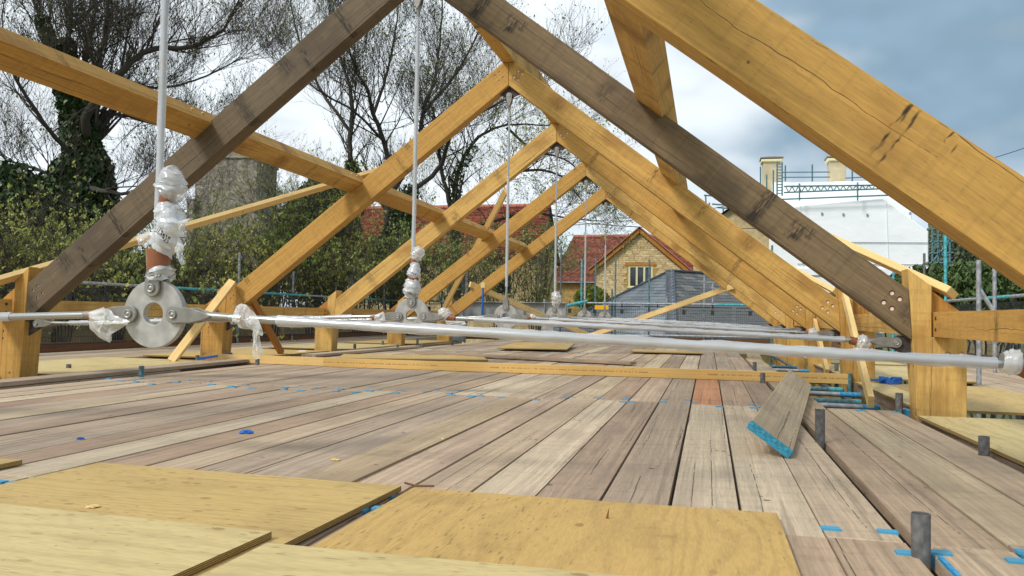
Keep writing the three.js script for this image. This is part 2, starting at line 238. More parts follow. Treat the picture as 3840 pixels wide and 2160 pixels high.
function lump(list, amp, seed, conv) {                      // crumpled film round an axis: [px, py, radius px]
  const cs = list.map(([x, y]) => conv(x, y)), curve = new THREE.CatmullRomCurve3(cs.map((c) => c.p)), n = list.length * 4, pts = [], rad = [];
  for (let i = 0; i <= n; i++) { const t = i / n; pts.push(curve.getPoint(t)); const f = t * (list.length - 1), q = Math.min(Math.floor(f), list.length - 2); rad.push(mix(list[q][2], list[q + 1][2], f - q) * cs[q].m); }
  const S = 15, g = tubeGeo(pts, rad, S), p = g.attributes.position, nn = g.attributes.normal;
  for (let i = 0; i < p.count; i++) { const ring = Math.floor(i / (S + 1)), k = i % (S + 1) % S, a = k / S * 6.2832; const q = 1 - Math.abs(fbm(Math.cos(a) * 1.6 + ring * 0.16 + 5, Math.sin(a) * 1.6 + ring * 0.21, seed, 3) * 2 - 1); const d = rad[ring] * amp * ((q - 0.62) * 1.6 + 0.7 * (hash(ring, k, seed) - 0.5)), sl = rad[ring] * amp * 0.5 * (hash(k, ring, seed + 9) - 0.5) * 1.4; p.setXYZ(i, p.getX(i) + nn.getX(i) * d, p.getY(i) + nn.getY(i) * d + sl, p.getZ(i) + nn.getZ(i) * d * 0.8); }
  const uv = g.attributes.uv; for (let i = 0; i < uv.count; i++) uv.setXY(i, i % (S + 1) / S * 1.4, Math.floor(i / (S + 1)) / n * 0.9);
  g.computeVertexNormals(); return g;
}
function sheet(poly, bulge, seed, conv) {                   // a loose piece of film, outline in px
  const cs = poly.map(([x, y]) => conv(x, y).p), m = conv(poly[0][0], poly[0][1]).m, c = V(); cs.forEach((q) => c.add(q)); c.multiplyScalar(1 / cs.length);
  const out = []; for (let i = 0; i < cs.length; i++) for (let j = 0; j < 4; j++) out.push(cs[i].clone().lerp(cs[(i + 1) % cs.length], j / 4));
  const N = out.length, RN = 6, pos = [], idx = [];
  for (let r = 0; r <= RN; r++) for (let i = 0; i < N; i++) { const f = r / RN, p = c.clone().lerp(out[i], f); p.z += bulge * m * ((1 - f * f) + 1.1 * (noise(i * 0.42 + r * .3, r * 0.7, seed) - 0.5)); p.x += m * 3 * (hash(i, r, seed) - .5) * f; p.y += m * 3 * (hash(i, r, seed + 3) - .5) * f; pos.push(p.x, p.y, p.z); }
  for (let r = 0; r < RN; r++) for (let i = 0; i < N; i++) { const a = r * N + i, b = r * N + (i + 1) % N; idx.push(a, a + N, b, b, a + N, b + N); }
  const g = new THREE.BufferGeometry(); g.setAttribute('position', new THREE.Float32BufferAttribute(pos, 3)); g.setIndex(idx); g.setAttribute('uv', new THREE.Float32BufferAttribute(new Float32Array(pos.length / 3 * 2), 2));
  const o = g.toNonIndexed(); o.computeVertexNormals(); return o;
}
const footPegs = [[3346.6, 1100], [3375, 1122.7], [3314.8, 1135], [3346, 1158]].map(([a, b]) => loc(2, a, b));
const apexPegs = [[1220, 350], [1283, 393], [1157, 437], [1218, 480]].map(([a, b]) => loc(3, 1640 + a * 0.24845, 180 + b * 0.24845));
const postPegs = [[761, 1227], [783, 1228], [760, 1247], [782, 1247]].map(([a, b]) => loc(3, a, b)).map((p) => V(-p.x, p.y, 0));
const wraps = {
  1: [['film_wrap', film, [[634, 628, 20], [640, 655, 40], [643, 690, 52], [640, 720, 50], [628, 742, 32]], 0.5], ['brown_tape', tapeMat, [[627, 736, 33], [626, 766, 32]], 0.06], ['film_wrap', filmPrint, [[622, 764, 30], [628, 790, 46], [640, 830, 54], [640, 870, 58], [628, 900, 54], [606, 936, 50]], 0.5], ['brown_tape', tapeMat, [[594, 934, 48], [594, 1010, 47]], 0.05], ['film_wrap', filmPrint, [[595, 1008, 46], [600, 1030, 54], [602, 1052, 50]], 0.4],
    ['film_wrap', film, null, 8, [[578, 868], [545, 872], [508, 888], [520, 915], [548, 926], [585, 905]]], ['film_wrap', film, null, 10, [[665, 905], [690, 920], [684, 958], [696, 985], [682, 1000], [662, 960], [655, 930]]], ['film_wrap', film, null, 8, [[668, 830], [725, 815], [700, 845], [670, 865]]],
    ['film_wrap', filmWhite, null, 22, [[330, 1172], [388, 1150], [412, 1162], [432, 1182], [486, 1206], [478, 1218], [425, 1250], [413, 1284], [365, 1266], [332, 1232]]], ['brown_tape', tapeMat, [[338, 1190, 19], [356, 1186, 22]], 0.1],
    ['film_wrap', filmWhite, null, 24, [[868, 1180], [885, 1150], [905, 1138], [928, 1146], [962, 1188], [988, 1236], [984, 1262], [940, 1238], [900, 1228], [872, 1205]]], ['film_wrap', filmWhite, null, 16, [[950, 1222], [975, 1232], [972, 1270], [988, 1322], [980, 1338], [956, 1350], [944, 1318], [948, 1268]]], ['brown_tape', tapeMat, [[912, 1190, 25], [936, 1200, 20]], 0.14],
    ['film_wrap', filmWhite, [[3755, 1354, 30], [3785, 1358, 38], [3818, 1360, 40], [3830, 1362, 24]], 0.2], ['brown_tape', tapeMat, [[3822, 1366, 36], [3850, 1372, 38], [3880, 1374, 30]], 0.2]],
  2: [['film_wrap', filmWhite, [[1560, 928, 10], [1568, 945, 22], [1562, 962, 21], [1557, 974, 14]], 0.5], ['brown_tape', tapeMat, [[1557, 971, 14], [1553, 986, 14]], 0.1], ['film_wrap', filmPrint, [[1553, 985, 13], [1556, 1002, 17], [1553, 1025, 23], [1550, 1040, 21]], 0.45], ['brown_tape', tapeMat, [[1551, 1037, 21], [1548, 1049, 21]], 0.1], ['film_wrap', filmPrint, [[1548, 1047, 20], [1545, 1075, 30], [1540, 1100, 29], [1535, 1116, 18]], 0.45],
    ['film_wrap', filmWhite, null, 12, [[1404, 1192], [1412, 1178], [1440, 1168], [1450, 1212], [1408, 1214]]], ['brown_tape', tapeMat, [[1396, 1190, 10], [1408, 1190, 11]], 0.15],
    ['film_wrap', filmWhite, [[1652, 1160, 12], [1664, 1175, 22], [1682, 1190, 17]], 0.4], ['brown_tape', tapeMat, [[1678, 1189, 14], [1708, 1193, 13]], 0.12], ['film_wrap', filmWhite, null, 10, [[1672, 1203], [1740, 1205], [1748, 1216], [1702, 1226], [1672, 1213]]],
    ['brown_tape', tapeMat, [[3188, 1275, 13], [3216, 1283, 13]], 0.15], ['film_wrap', filmWhite, [[3212, 1278, 18], [3236, 1286, 25], [3262, 1298, 13]], 0.35]],
  3: [['film_wrap', filmWhite, [[3030, 1246, 10], [3052, 1250, 17], [3070, 1256, 9]], 0.35], ['brown_tape', tapeMat, [[3018, 1250, 8], [3033, 1250, 8]], 0.1], ['brown_tape', tapeMat, [[1974, 1188, 8], [1990, 1191, 8]], 0.2], ['film_wrap', filmWhite, [[1988, 1184, 6], [1998, 1188, 9], [2008, 1190, 6]], 0.4]],
  4: [['film_wrap', filmWhite, [[2078, 1094, 6], [2084, 1108, 13], [2086, 1125, 14], [2082, 1140, 11], [2080, 1156, 6]], 0.8]],
};
const trussLabel = ['', 'oak roof truss with heavily wrapped ring plate and printed tape above it', 'weathered grey oak roof truss with stained rafters', 'honey oak roof truss standing next beyond the weathered grey truss', 'honey oak roof truss standing second beyond the weathered grey truss', 'honey oak roof truss standing third beyond the weathered grey truss', 'end honey oak roof truss with softwood props leaning against it'];
for (let k = 1; k <= NT; k++) {
  const g = thing('roof_truss', trussLabel[k], 'roof truss', [XR, 0, TZ(k)], 'oak roof trusses in a row'), grey = k === 2, r = mul32(900 + k);
  const pick = () => oak[Math.floor(r() * 3)];
  const marked = (dir, px, py) => { const e = dir.clone().normalize(), f = V(0, 0, 1).cross(e), P = loc(k, px, py); return [1.3 - P.dot(e), 0.4 - P.dot(f)]; };
  for (const s of [-1, 1]) {
    const P = (a) => a.map(([u, y]) => [s * u, y]);
    const holes = [...footPegs, ...apexPegs].map((p) => [s * Math.abs(p.x), p.y, 0.0165]);
    const rg = prism(P([[0.0015, YB - 0.001], [3.5658, 0.4985], [3.5454, 0.8352], [0.073, 3.515], [0.0015, 3.515]]), 0, -0.15, 0.005, holes);
    const ax = V(s, -TAN, 0), mk = grey ? (s > 0 ? [greyOakR, ...marked(ax, 2985, 868)] : [greyOakL, ...marked(ax, 432, 830)]) : k === 1 && s > 0 ? [oakMarked, ...marked(ax, 3350, 477)] : [pick(), r() * 5, r() * 3];
    const rafter = part(g, 'rafter', uvAlong(rg, ax, mk[1], mk[2]), mk[0]);
    for (const p of [...footPegs, ...apexPegs]) part(rafter, 'peg', moved(pegGeo, s * Math.abs(p.x), p.y, 0), pegMat);
    const ph = postPegs.map((p) => [s * p.x, p.y, 0.0165]);
    const pg = prism(P([[uIn(0.975), 0.975], [uIn(-0.6), -0.6], [RB + 0.322, -0.6], [RB + 0.322, 0.521], [RB + 0.112, 0.521], [RB + 0.112, 0.86]]), 0, -0.2, 0.005, ph);
    const post = part(g, 'post', uvAlong(pg, V(0.02, 1, 0), r() * 5, r() * 3), oak[Math.floor(r() * 3)]);
    for (const p of postPegs) part(post, 'peg', moved(pegGeo, s * p.x, p.y, 0), pegMat);
    part(post, 'haunch', uvAlong(prism(P([[RB + 0.114, 0.524], [RB + 0.31, 0.524], [RB + 0.31, 0.69], [RB + 0.114, 0.843]]), -0.07, -0.195, 0.004), V(0, 1, 0), r() * 4, r()), oakDark[k % 3]);
    part(post, 'tie_plate', prism(P([[UE - 0.045, VE - 0.03], [UE - 0.03, VE + 0.03], [UE + 0.02, VE + 0.05], [RB + 0.004, VE + 0.035], [RB + 0.012, VE - 0.115]]), -0.056, -0.07, 0.002), darkPlate);
  }
  // steel: ring plate, hanger and ties
  const zc = -0.063, ring = part(g, 'ring_plate', moved(RING, 0, YR, zc), steel);
  const top = V(0, YR + 0.106, zc), apexPin = V(0, YB - 0.11, zc);
  const hang = part(g, 'hanger_rod', merge([rod(V(0, top.y + 0.16, zc), V(0, apexPin.y - 0.16, zc), HANG_R)]), steelShine);
  part(hang, 'fork', along(FORKH, top, V(0, 1, 0)), steelFork); part(hang, 'fork', along(FORKH, apexPin, V(0, -1, 0)), steelFork);
  part(hang, 'pin', moved(PIN, top.x, top.y, zc), steelPin); part(hang, 'pin', moved(PIN, 0, apexPin.y, zc), steelPin);
  part(hang, 'apex_plate', prism([[-0.14, YB - 0.13 * 0.6], [0, YB - 0.15], [0.14, YB - 0.13 * 0.6], [0.02, YB + 0.05], [-0.02, YB + 0.05]], zc - 0.006, zc + 0.006, 0.001), darkPlate);
  part(hang, 'plastic_sleeve', sleeve(V(0, top.y + 0.24, zc), V(0, k < 3 ? apexPin.y - 0.3 : mix(top.y, apexPin.y, 0.62), zc), 0.0165, 40 + k, 0.28), film);
  for (const s of [-1, 1]) {
    const a = V(s * 0.106, YR - 0.002, zc), b = V(s * UE, VE, zc), d = b.clone().sub(a).normalize();
    const tie = part(g, 'tie_rod', rod(a.clone().addScaledVector(d, 0.2), b.clone().addScaledVector(d, -0.2), ROD_R), steelShine);
    part(tie, 'fork', along(FORK, a, d), steelFork); part(tie, 'fork', along(FORK, b, d.clone().negate()), steelFork);
    part(tie, 'pin', moved(PIN, a.x, a.y, zc), steelPin); part(tie, 'pin', moved(PIN, b.x, b.y, zc), steelPin);
    part(tie, 'plastic_sleeve', sleeve(a.clone().addScaledVector(d, k === 1 ? (s > 0 ? 0.46 : 0.62) : 0.4), b.clone().addScaledVector(d, -0.32), k < 3 ? 0.0188 : 0.0165, 60 + k * 2 + s, 0.42), film);
  }
  let n = 0;
  for (const [name, m, list, amp, poly] of wraps[k] || []) {
    const conv = (x, y) => { const p = loc(k, x, y, zc + (poly ? 0.045 : 0)); return { p, m: -(TZ(k) + zc) * 1.03 / FPX }; };
    part(ring, name, list ? lump(list, amp, k * 50 + n++, conv) : sheet(poly, amp, k * 50 + n++, conv), m);
  }
}
// ---------------------------------------------------------------- purlins, ridge beams, wall beams between the trusses
const between = (k) => k === 1 ? 'from wrapped truss to weathered grey truss' : k === 2 ? 'from weathered grey truss to next honey truss' : `in ${['', '', '', 'second', 'third', 'end'][k]} bay beyond grey truss`;
const cosA = 1 / Math.hypot(1, TAN), sinA = TAN * cosA;
for (let k = 0; k < NT; k++) {
  const z0 = k ? TZ(k) - 0.073 : -0.2, z1 = TZ(k + 1) - 0.077 + 0.004, r = mul32(1200 + k), where = k ? between(k) : 'reaching back from wrapped truss';
  const L = z0 - z1, mid = (z0 + z1) / 2;
  for (const s of [-1, 1]) {
    const w = s < 0 ? 0.2 : 0.235, h = 0.14, u = s < 0 ? 1.865 : 1.83;         // purlin let 28 mm into the rafters
    const sub = uvAlong(cbox(w, h, L, 0.005), V(0, 0, 1), r() * 4, r() * 2);
    const cx = XR + s * (u + sinA * (h / 2 - 0.028)), cy = YT - TAN * u + cosA * (h / 2 - 0.028);
    const m = solo('purlin', sub, oak[Math.floor(r() * 3)], `oak purlin on ${s < 0 ? 'tree side' : 'white building side'} slope ${where}`, 'purlin', 'oak purlins');
    m.position.set(cx, cy, mid); m.rotation.z = -s * Math.atan(TAN);
    for (const e of [0.06, 0.2]) part(m, 'peg', new THREE.CylinderGeometry(0.011, 0.011, 0.02, 8).rotateZ(Math.PI / 2).translate(-s * (w / 2 + 0.004), h * 0.12, -L / 2 + e + 0.07), softMatPeg());
    if (!k) continue;
    const bx = XR + s * (RB + 0.118 + 0.066), za = TZ(k) - 0.202, zb = TZ(k + 1) + 0.003;
    const b = solo('wall_beam', uvAlong(cbox(0.132, 0.164, za - zb, 0.006), V(0, 0, 1), r() * 4, r() * 2), oak[Math.floor(r() * 3)], `oak wall beam on ${s < 0 ? 'tree side' : 'white building side'} ${where}`, 'beam', 'oak wall beams');
    b.position.set(bx, 0.607, (za + zb) / 2);
    for (const y of [0.04, -0.035]) for (const e of [-1, 1]) part(b, 'peg', new THREE.CylinderGeometry(0.012, 0.012, 0.012, 10).rotateZ(Math.PI / 2).translate(-s * 0.066, y, e * ((za - zb) / 2 - 0.07)), darkPlate);
  }
  const rg = solo('ridge_beam', uvAlong(cbox(0.148, 0.3, L, 0.005), V(0, 0, 1), r() * 4, r() * 2), oak[k % 3], `oak ridge beam ${where}`, 'beam', 'oak ridge beams');
  rg.position.set(XR, 3.516 + 0.15, mid);
}
function softMatPeg() { return soft[0]; }
// ---------------------------------------------------------------- the working deck
const BT = 0.038, deck = thing('scaffold_deck', 'grey timber scaffold boards laid side by side as a working platform', 'deck', [0, 0, 0], null, 'structure');
{
  const geos = {}, rr = mul32(5150), clip = new THREE.BoxGeometry(0.055, 0.009, 0.034), clipFar = new THREE.BoxGeometry(0.045, 0.004, 0.02), band = new THREE.BoxGeometry(0.004, 0.03, 0.05);
  const bgeo = (w, L, v) => geos[`${w.toFixed(3)}_${L.toFixed(1)}_${v}`] ??= uvAlong(cbox(w, BT, L, 0.005), V(0, 0, 1), v * 0.83 + w, v * 0.137);
  function board(x0, x1, z0, z1, y, mat, clips = 1) {
    const L = Math.round((z0 - z1) * 10) / 10, w = Math.round((x1 - x0) * 200) / 200;
    const m = part(deck, numbered('scaffold_board'), bgeo(w, L, Math.floor(rr() * 6)), mat);
    m.position.set((x0 + x1) / 2, y - BT / 2, (z0 + z1) / 2); m.rotation.y = (rr() - 0.5) * 0.0022; m.rotation.z = (rr() - 0.5) * 0.012;
    if (clips) for (const e of [-1, 1]) { const t = []; for (const s of [-1, 1]) { if (rr() < (z1 > -4 ? 0.2 : 0.5)) continue; t.push((z0 > -3.5 ? clip : clipFar).clone().translate(s * (w / 2 - 0.022), BT / 2 + 0.0022, e * (L / 2 - 0.1 - 0.03 * s * rr()))); t.push(band.clone().translate(s * (w / 2 - 0.001), BT / 2 - 0.015, e * (L / 2 - 0.1))); } if (t.length) part(m, 'end_clip', merge(t), clipMat); }
    return m;
  }
  var clipMat = stdMat({ map: speckT(611, [72, 158, 196], 0.3, 0.08, 24), roughness: 0.5 });
  const cols = [[0.590, 0.815], [0.338, 0.545]]; for (let x = 0.333; x > -5.0; x -= 0.2293) cols.push([x - 0.2205 + 0.005 * rr(), x]);
  const pickB = () => boards[Math.floor(rr() * boards.length)];
  cols.forEach(([x0, x1], ci) => {
    const j = (rr() - 0.5) * 0.28; let z = -0.9; const js = [-2.52 + j * 0.2, -6.12 + j, -9.95 + j, -13.85 + (rr() - .5) * .5, -17.7 + (rr() - .5) * .4, -21.3];
    if (ci === 0) js.splice(4, 2);
    js.forEach((e, n) => { const red = ci === 3 && n === 2; board(x0, x1, z - 0.004, e + 0.004, -0.001 - rr() * 0.006, red ? boardRed : pickB()); z = e; });
  });
  for (const [x0, x1] of [[0.826, 1.05], [1.060, 1.282]]) { board(x0, x1, -0.9, -2.56, -0.002, pickB()); board(x0, x1, -2.57, -6.2, -0.003, pickB()); }
  for (let x = -7.35; x > -8.9; x -= 0.232) for (const [a, b] of [[-3, -7.4], [-7.4, -11.3], [-11.3, -15.2], [-15.2, -19.1], [-19.1, -22.4]]) board(x - 0.225, x, a - 0.01, b, -0.004 - rr() * .006, pickB(), 0);
  for (let x = 4.1; x > 2.75; x -= 0.232) for (const [a, b] of [[-3, -6.9], [-6.9, -10.8], [-10.8, -14.7], [-14.7, -18.6]]) board(x - 0.225, x, a - 0.01, b, -0.004 - rr() * .006, pickB(), 0);
}
// the building under the deck: walls and a dusty slab
{ const con = stdMat({ map: speckT(630, [128, 124, 118], 0.25, 1.5, 24), roughness: 1 }), blk = stdMat({ map: speckT(631, [150, 142, 128], 0.25, 1.2, 24), roughness: 1 });
  solo('floor_slab', uvAlong(new THREE.BoxGeometry(7.6, 0.2, 21), V(1, 0, 0)), con, 'dusty concrete floor of the building beneath the deck', 'floor', null, 'structure').position.set(-2.24, -2.7, -11.5);
  for (const [x, z, w, d] of [[-5.98, -11.5, 0.36, 21], [1.5, -11.5, 0.36, 21], [-2.24, -21.9, 7.4, 0.3], [-2.24, -1.1, 7.4, 0.3]]) solo('wall_head', uvAlong(new THREE.BoxGeometry(w, 4.4, d), V(0, 1, 0)), blk, 'blockwork wall of the building beneath the deck', 'wall', 'walls beneath the deck', 'structure').position.set(x, -2.86, z); }
// loose boards lying about
function looseBoard(a, b, w, h, ref, label, mat, blueEnd) { const m = solo('loose_board', timber(a, b, w, h, ref, a.x + b.z), mat, label, 'board'); if (blueEnd) { const d = b.clone().sub(a).normalize(); part(m, 'end_band', timber(a.clone().addScaledVector(d, -0.003), a.clone().addScaledVector(d, 0.02), w + 0.004, h + 0.004, ref), tealEnd); } return m; }
const tealEnd = stdMat({ map: speckT(612, [46, 134, 160], 0.4, 0.06, 24), roughness: 0.6 });
{
  const n0 = onY(2965, 1706, 0.012), l0 = onZ(2808, 1592, n0.z), f0 = onZ(3040, 1450, -7.4), up = l0.clone().sub(n0), wid = Math.min(0.228, up.length());
  const acr = up.clone().normalize(), d = f0.clone().sub(n0), nrm = V().crossVectors(acr, d).normalize();
  const c0 = n0.clone().addScaledVector(acr, wid / 2), c1 = f0.clone().addScaledVector(acr, wid / 2);
  looseBoard(c0, c1, wid, 0.036, nrm, 'loose scaffold board tipped on its edge with blue painted end', boards[2], true);
}
looseBoard(V(-5.30, 0.03, -4.2), V(-5.42, 0.03, -9.0), 0.225, BT, V(0, 1, 0), 'scaffold board lying on a stack along the plywood beside the row of tube stubs', boards[4]);
looseBoard(V(-5.28, -0.013, -3.4), V(-5.35, -0.013, -7.3), 0.215, BT, V(0, 1, 0), 'dark scaffold board underneath the stacked board beside the plywood', boards[10]);
looseBoard(V(-5.33, 0.024, -10.2), V(-5.2, 0.024, -14.0), 0.225, BT, V(0, 1, 0), 'scaffold board lying raised beside the second honey oak post on tree side', boards[0]);
looseBoard(onY(1570, 1322, 0.03), onY(2375, 1362, 0.03), 0.2, BT, V(0, 1, 0), 'long grey plank lying slantwise across the deck behind printed timber', boards[5]);
looseBoard(V(0.72, -0.02, -13.3), V(0.86, -0.02, -17), 0.225, BT, V(0, 1, 0), 'single board beside the open gap of scaffold tubes', boards[3]);

function plySheet(x0, x1, z0, z1, y, rot, mat, turn, label) {
  const w = x1 - x0, d = z0 - z1, g = new THREE.BoxGeometry(w, 0.018, d), uv = g.attributes.uv, p = g.attributes.position, n = g.attributes.normal;
  for (let i = 0; i < uv.count; i++) { const X = p.getX(i), Z = p.getZ(i); if (Math.abs(n.getY(i)) > 0.5) turn ? uv.setXY(i, Z + x0, X) : uv.setXY(i, X + z0, Z); else uv.setXY(i, X + Z, p.getY(i) + 0.009); }
  const m = solo('plywood_sheet', g, [plyEdge, plyEdge, mat, mat, plyEdge, plyEdge], label, 'plywood', 'plywood sheets laid on the deck');
  m.position.set((x0 + x1) / 2, y + 0.009, (z0 + z1) / 2); m.rotation.y = rot; return m;
}
plySheet(-0.985, 0.216, -1.46, -2.672, 0.001, 0.005, plyFace[2], true, 'plain golden plywood sheet with a small splinter standing up on it');
plySheet(-2.333, -1.058, -1.45, -2.71, 0.001, -0.035, plyFace[1], false, 'plywood sheet with rows of oval patches beneath the pale overlapping sheet');
plySheet(-3.4, -1.145, -0.75, -2.012, 0.0205, -0.045, plyFace[0], false, 'pale patched plywood sheet overlapping the corner of another sheet');
plySheet(-1.075, 1.3, -0.6, -1.862, 0.0205, 0.0, plyFace[0], false, 'streaky pale plywood sheet overlapping the plain golden sheet');
{ const c = onY(84, 1722, 0.02); plySheet(c.x - 1.2, c.x, c.z + 1.2, c.z, 0.002, -0.02, plyFace[1], true, 'plywood offcut whose corner shows beside the patched sheets'); }
plySheet(1.33, 2.55, -2.2, -5.70, 0.004, 0.012, plyFace[0], true, 'plywood sheet beside the foot of the weathered truss post');
plySheet(1.70, 2.62, -6.16, -8.55, 0.002, 0.0, plyFace[1], true, 'plywood sheet behind the weathered truss post beside open tubes');
plySheet(1.42, 1.69, -6.42, -8.62, 0.001, 0.0, plyFace[0], true, 'narrow plywood strip along the open tube gap');
plySheet(1.42, 2.68, -9.2, -11.95, 0.003, 0.0, plyFace[0], true, 'plywood sheet between the honey truss posts on white building side');
plySheet(1.5, 2.68, -12.3, -14.8, 0.003, 0.0, plyFace[0], true, 'plywood sheet near the far posts on white building side');
plySheet(-7.25, -6.05, -3.6, -6.1, 0.002, 0, plyFace[0], true, 'plywood sheet outside the weathered truss post on tree side');
plySheet(-7.30, -5.62, -6.16, -8.62, 0.003, 0.01, plyFace[0], true, 'plywood sheet on tree side between weathered truss and next truss');
plySheet(-7.25, -5.75, -9.3, -11.7, 0.003, 0, plyFace[1], true, 'plywood sheet on tree side beyond the strapped post');
plySheet(-7.2, -5.7, -12.4, -14.7, 0.003, 0, plyFace[0], true, 'plywood sheet on tree side beside third honey truss bay');
plySheet(-7.2, -5.6, -15.3, -17.7, 0.003, 0, plyFace[1], true, 'far plywood sheet on tree side near the steel girder');
plySheet(-5.0, -3.0, -10.15, -11.3, 0.002, 0.36, plyFace[1], false, 'plywood sheet lying askew under the slanting grey plank');
{ const m = plySheet(-3.72, -2.5, -13.9, -16.3, 0.045, 0.1, plyFace[1], true, 'plywood sheet propped off the deck in front of the steel girder'); m.rotation.x = 0.012; }
plySheet(-1.3, -0.1, -14.1, -15.0, 0.02, 0.02, plyFace[1], false, 'small plywood piece lying far out on the bare boards');
solo('plywood_packer', cbox(0.8, 0.04, 0.05), soft[0], 'thin batten packing up the propped plywood sheet', 'batten').position.set(-3.1, 0.021, -14.5);

// printed studding laid across the deck
const stud = 'DEROME  CE 15 001-CPR-2015-1 EN 15497:2014 F-SKARV K-VIRKE-GRAN C24M PUR-EN15425 I 70 FZ 0.1 S 200401';
const printMat = (() => { const t = printTex((x, w, h) => { for (let j = 0; j < h; j++) { x.fillStyle = `rgb(${212 + 10 * noise(j * 0.3, 1, 5)},${172 + 10 * noise(j * 0.3, 2, 6)},${98 + 14 * noise(j * .3, 3, 7)})`; x.fillRect(0, j, w, 1); } x.globalAlpha = 0.25; for (let i = 0; i < 120; i++) { x.fillStyle = i % 3 ? '#a8712c' : '#f0d79c'; x.fillRect(R8() * w, R8() * h, 100 + R8() * 500, 1 + R8()); } x.globalAlpha = 0.5; for (let i = 0; i < 9; i++) { x.fillStyle = '#8a5420'; x.beginPath(); x.ellipse(R8() * w, R8() * h, 8, 4, 0, 0, 7); x.fill(); } x.globalAlpha = 0.8; x.fillStyle = '#5a4426'; x.font = 'bold 25px monospace'; x.fillText(stud, 60, h * 0.56); x.globalAlpha = 1; }, 2048, 128); return stdMat({ map: t, roughness: 0.75 }); })();
function printedTimber(x0, x1, y, z, h, w, label, rot = 0, off = 0) {
  const L = x1 - x0, g = new THREE.BoxGeometry(L, h, w), uv = g.attributes.uv, p = g.attributes.position, n = g.attributes.normal;
  for (let i = 0; i < uv.count; i++) if (n.getZ(i) > 0.5) uv.setXY(i, (p.getX(i) + off) / 2.3, p.getY(i) / h + 0.5); else uv.setXY(i, p.getX(i), p.getZ(i) + p.getY(i));
  const m = solo('printed_timber', g, [soft[0], soft[0], soft[1], soft[1], printMat, soft[0]], label, 'timber'); m.position.set((x0 + x1) / 2, y + h / 2, z); m.rotation.y = rot; return m;
}
printedTimber(-4.28, 1.34, 0.002, -8.58, 0.096, 0.045, 'long printed softwood stud lying across the deck on edge', 0.0, 0.9);
printedTimber(-5.72, -4.25, 0.002, -8.68, 0.094, 0.045, 'shorter softwood stud continuing the printed stud towards the strapped post', -0.02, 3.6).material = soft[0];

// battens and braces
const onRoof = (px, py, s, off) => { const d = ray(px, py); return EYE.clone().addScaledVector(d, (YT + TAN * s * XR + off - EYE.y) / (d.y + TAN * s * d.x)); };
function batten(a, b, w, h, ref, label, mat = soft[1]) { return solo('softwood_batten', timber(a, b, w, h, ref, a.x, 0.003), mat, label, 'batten'); }
{
  const nl = V(-sinA, cosA, 0), nr = V(sinA, cosA, 0);
  let a = onRoof(95, 1024, -1, 0.15), b = onRoof(1395, 648, -1, 0.15), d = b.clone().sub(a);
  batten(a.clone().addScaledVector(d, -0.25), b.clone().addScaledVector(d, 0.02), 0.1, 0.045, nl, 'long diagonal batten nailed over rafters on tree side roof slope');
  a = onRoof(3572, 1100, 1, 0.18); b = onRoof(3210, 936, 1, 0.18); d = b.clone().sub(a);
  batten(a, b.clone().addScaledVector(d, 1.6), 0.1, 0.05, nr, 'diagonal batten resting on top of the weathered truss post');
  a = onRoof(3136, 1096, 1, 0.18);
  batten(a, a.clone().addScaledVector(d, 1.9), 0.1, 0.05, nr, 'diagonal batten whose sawn end shows above the next honey truss post');
  a = onRoof(1668, 1150, -1, 0.0); b = onRoof(1898, 715, -1, 0.12);
  batten(a, b, 0.06, 0.1, nl, 'thin diagonal brace rising from the far post on tree side', soft[0]);
}
batten(V(-6.08, 0.02, -8.30), V(-5.66, 0.985, -8.85), 0.1, 0.05, V(0, 0, 1), 'pale raking batten leaning against the strapped truss post');
batten(V(-5.93, 0.02, -10.55), V(-5.64, 0.86, -9.16), 0.1, 0.05, V(1, 0, 0), 'darker raking strut with printed text behind the strapped post', woodMat(softT[0], 0xc49a62));
batten(onY(3266, 1508, 0.0), onZ(3166, 1100, TZ(3) + 0.08), 0.1, 0.045, V(1, 0, 0), 'pale raking batten in front of the honey truss post above the tubes');
batten(V(1.37, 0.0, -10.2), V(1.42, 0.6, -11.8), 0.1, 0.045, V(1, 0, 0), 'short strut behind printed stud leaning at second honey truss post', soft[0]);
{
  const f1 = onZ(2240, 1272, -21.2), f2 = onZ(2165, 1276, -21.0);
  batten(onZ(1762, 1066, TZ(6) + 0.06), f1, 0.06, 0.13, V(0, 1, 0), 'softwood prop tied with blue strap leaning on end truss tree side rafter');
  batten(onZ(2748, 1074, TZ(6) + 0.06), f2, 0.06, 0.12, V(0, 1, 0), 'printed softwood prop leaning on end truss rafter beside slate roof');
  const s0 = onZ(1812, 1070, TZ(6) + 0.2), s1 = onZ(1806, 1205, TZ(6) + 0.2), m = solo('blue_strap', rod(s0, s1, 0.022, 6), strapBlue, 'blue ratchet strap hanging down from the prop on tree side', 'strap'); part(m, 'buckle', cbox(0.1, 0.12, 0.06).translate(s0.x, s0.y, s0.z), stdMat({ color: 0xd8cf90, metalness: 0.4, roughness: 0.5 }));
}
solo('blue_strap', timber(onZ(742, 1346, TZ(3) + 0.16), onZ(872, 1326, TZ(3) + 0.01), 0.004, 0.03, V(0, 1, 0)), strapBlue, 'flat blue strap stretched from tube stub to truss post', 'strap');
